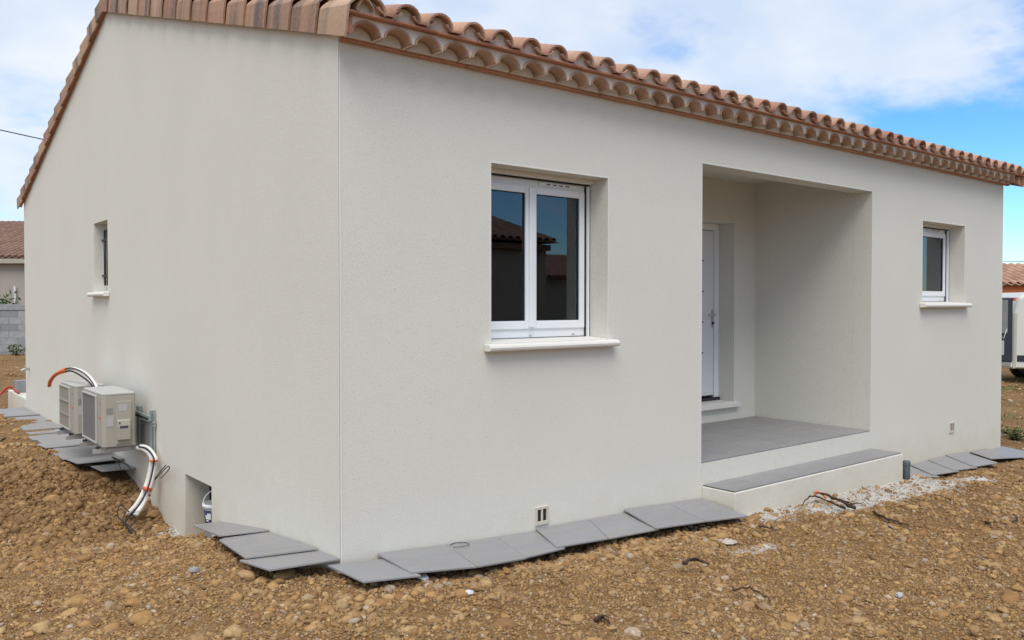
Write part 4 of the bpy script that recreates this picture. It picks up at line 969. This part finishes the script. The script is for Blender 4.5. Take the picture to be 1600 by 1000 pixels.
# leafy things
def plant(name, loc, h_, n, spread, label, cat, ls=.12, mat='leaf', stem=True):
    o = tag(empty(name, loc), label, cat); rr = random.Random(hash(label) % 1000 if False else len(label)); m = MB(); st_ = MB()
    for s in range(max(3, n//12)):
        a_ = rr.uniform(0, 6.28); top = Vector((math.cos(a_)*spread*rr.uniform(.2, 1), math.sin(a_)*spread*rr.uniform(.2, 1), h_*rr.uniform(.6, 1)))
        st_.tube([(0, 0, -.03), top*.5+Vector((0, 0, h_*.08)), top], [.008, .006, .003], 5)
        for k in range(n//max(3, n//12)):
            t = rr.uniform(.2, 1); c = top*t + Vector((rr.gauss(0, .03), rr.gauss(0, .03), rr.gauss(0, .03))); d = Vector((rr.gauss(0, 1), rr.gauss(0, 1), rr.gauss(.3, .6))).normalized(); sd = d.cross(Vector((rr.gauss(0, 1), rr.gauss(0, 1), rr.gauss(0, 1)))).normalized()
            l = ls*rr.uniform(.6, 1.2); m.add([c, c+d*l*.5+sd*l*.18, c+d*l, c+d*l*.5-sd*l*.18], [(0, 1, 2, 3)])
    m.build('leaves', mat, o); st_.build('stems', 'root', o, True); return o
q = far(12, 470, 25.5); plant('shrub', (q.x, q.y, 0), 2.05, 240, .40, 'green shrub rising behind the grey block wall', 'shrub', .22)
q = far(27, 553, 23.6); plant('weed', (q.x, q.y, .0), .34, 90, .28, 'low green weed at the foot of the block wall', 'weed', .14)
q = gpix(1586, 688); plant('weed', (q[0], q[1], q[2]), .16, 160, .22, 'dark green weed in bare earth beyond the house corner', 'weed', .07)
# grass beyond the right end
gm = MB()
for k in range(5200):
    p = Vector((random.uniform(11.5, 22), random.uniform(-1.2, 7), 0))
    if mnoise.noise(Vector((p.x*.55, p.y*.55, 3.3))) < .02: continue
    z = float(gz(p.x, p.y)); h_ = random.uniform(.03, .11); a_ = random.uniform(0, 6.28); w_ = .006; dx, dy = math.cos(a_)*w_, math.sin(a_)*w_; lx, ly = random.gauss(0, .03), random.gauss(0, .03)
    gm.add([(p.x-dx, p.y-dy, z-.01), (p.x+dx, p.y+dy, z-.01), (p.x+lx, p.y+ly, z+h_)], [(0, 1, 2)])
me_ = bpy.data.meshes.new('grass'); me_.from_pydata(gm.v, [], gm.f); go = put('grass', me_, 'grass'); go['kind'] = 'stuff'; go['label'] = 'sparse dry grass on the ground beyond the house'; go['category'] = 'grass'
# right: low outbuilding with orange band
pr = far(1567, 446, 26); ob = tag(empty('outbuilding'), 'low building with orange band and pink clay tile roof behind the van', 'building'); ob.matrix_world = frame_at(Vector((pr.x, pr.y, 0)))
MB().box(-4, 7, .3, 5, -.8, 1.80).build('wall', 'neigh2', ob)
MB().box(-4.1, 7.1, .12, .55, 1.80, 2.04).build('orange_band', 'fascia', ob, bevel=.01)
m = MB(); m.prism([(0.0, 2.05), (2.6, 2.80), (5.2, 2.05)], lambda q: (-4.2, q[0], q[1]), lambda q: (7.2, q[0], q[1])); rd = m.build('roof', 'pinktile', ob)
wave_roof(rd, None, -4.2, 7.2, -.05, 2.07, 2.6, .29, 'pinktile', pitch=.25, r0=.10)
# van
pv_ = far(1584, 600, 19.5); gzv = float(gz(pv_.x, pv_.y))
van = tag(empty('van'), 'cream white van with its grey-lined rear door open beside the outbuilding', 'van'); van.matrix_world = frame_at(Vector((pv_.x, pv_.y, gzv)), R(-8)) @ Matrix.Scale(1.06, 4)
side = [(0.0, .36), (0.02, 1.60), (.10, 1.94), (.22, 2.05), (3.0, 2.05), (3.45, 1.95), (4.15, 1.22), (4.75, 1.10), (4.88, .90), (4.90, .36)]
wheelc = (.95, 4.05)
prof = [(0.0, .36)] + side[1:] 
for cx in wheelc[::-1]:
    prof += [(cx+.37*math.cos(t), .33+.37*math.sin(t)) for t in np.linspace(.08, math.pi-.08, 12)]
m = MB(); nP = len(prof)
lay = [(0, .05), (.05, 0.), (1.75, 0.), (1.80, .05)]
vs = []
cxm, czm = 2.4, 1.1
for (yy, ins) in lay: vs += [(x + (cxm-x)*ins*.35, yy, z + (czm-z)*ins*.9) for x, z in prof]
fs = [tuple(range(nP-1, -1, -1)), tuple(range(3*nP, 4*nP))]
for l in range(3): fs += [(l*nP+i, l*nP+(i+1) % nP, (l+1)*nP+(i+1) % nP, (l+1)*nP+i) for i in range(nP)]
m.add(vs, fs); m.build('body', 'vanw', van)
MB().box(.06, 3.55, -.014, .012, .52, .66).build('side_moulding', 'vand', van, bevel=.006)
for x in (.52, 2.2, 3.2): MB().box(x, x+.012, -.0065, .004, .70, 1.80).build('door_seam', 'vand', van)
MB().prism([(3.25, 1.25), (3.25, 1.85), (3.42, 1.85), (3.98, 1.27)], lambda q: (q[0], -.006, q[1]), lambda q: (q[0], .02, q[1])).build('side_window', 'glass', van)
MB().box(-.02, .03, .01, .10, 1.86, 1.93).build('marker_light', 'orange', van)
for cx in wheelc:
    for yy in (.02, 1.60):
        wh = MB().lathe([(.20, 0), (.30, .0), (.325, .03), (.325, .15), (.30, .18), (.2, .18)], 24, Matrix.Translation((cx, yy+.18, .325)) @ Matrix.Rotation(R(90), 4, 'X')).build('wheel', 'tyre', van, True)
        MB().lathe([(0, .02), (.12, .03), (.2, .015), (.2, .16), (0, .16)], 20, Matrix.Translation((cx, yy+.18, .325)) @ Matrix.Rotation(R(90), 4, 'X')).build('rim', 'galv', wh, True)
MB().box(-.05, -.001, .05, 1.75, .38, .50).build('bumper', 'vanw', van, bevel=.02)
rdr = MB().box(-.62, -.02, .03, .085, .50, 1.93).build('rear_door', 'vand', van, bevel=.02)
MB().box(-.58, -.13, .018, .028, 1.15, 1.88).build('door_lining', 'vang', rdr); MB().box(-.50, -.20, .012, .027, .66, .98).build('door_pocket', 'label', rdr, bevel=.01)
MB().box(-.42, -.30, .006, .013, .72, .86).build('latch', 'dark_gap', rdr)
MB().tube([(-.52, .0, 1.12), (-.36, -.02, 1.20), (-.22, 0, 1.02), (-.16, .0, 1.24)], .012, 6).build('strap', 'label', rdr, True)

# overhead line behind the house
pl = Vector((17.0, 30.0, 0)); 
po = tag(empty('utility_pole', (pl.x, pl.y, -.3)), 'wooden utility pole standing behind the house', 'pole'); MB().tube([(0, 0, 0), (0, 0, 7.0)], [.14, .10], 12).build('pole', 'wood', po, True)
def cable(a, b2, sag, label):
    a, b2 = Vector(a), Vector(b2); pts = [a.lerp(b2, t) - Vector((0, 0, sag*4*t*(1-t))) for t in np.linspace(0, 1, 24)]
    tag(MB().tube(pts, .014, 6).build('overhead_cable', 'cable', None, True), label, 'cable')
pA, pB = far(0, 203, 22), far(68, 218, 22.9); dv = (pB-pA); 
cable(pA - dv*9, pB + dv*1.5, .0, 'black overhead cable running past the roof verge into the sky')
pc = far(1566, 401, 45); cable(pc + Vector((-18, 16, .35)), pc + Vector((22, -20, .5)), .7, 'thin overhead cable above the pink tiled outbuilding')

# house across the plot, seen in the window glass
hx = tag(empty('house', (7.2, -11.0, -.2)), 'sand coloured house across the plot, mirrored in the front window', 'house')
MB().box(-5.0, 4.4, -8, 0, -.4, 3.15).build('wall', 'neigh2', hx)
m = MB(); m.prism([(.30, 3.2), (-4, 4.5), (-8.3, 3.2)], lambda q: (-5.2, q[0], q[1]), lambda q: (4.6, q[0], q[1])); rd = m.build('roof', 'oldtile', hx)
o = slope_cover('roof_tiles', 'oldtile', -5.1, 42, .23, 12, .36, 3.22, .36, math.atan(.302), -1, rd, .09, None, 6, 0)
m = MB(); m.box(-5.0, 4.4, .001, .18, 3.0, 3.14); m.build('eave_band', 'oldtile', hx)
hx2 = tag(empty('house', (20.5, -18, -.3)), 'second tiled house farther across the plot, mirrored in the front window', 'house')
MB().box(-5, 5, -7, 0, -.4, 2.7).build('wall', 'neigh2', hx2); m = MB(); m.prism([(.30, 2.7), (-3.5, 3.8), (-7.3, 2.7)], lambda q: (-5.2, q[0], q[1]), lambda q: (5.2, q[0], q[1])); rd = m.build('roof', 'oldtile', hx2)
slope_cover('roof_tiles', 'oldtile', -5.1, 42, .24, 10, .36, 2.74, .36, math.atan(.29), -1, rd, .09, None, 5, 0)
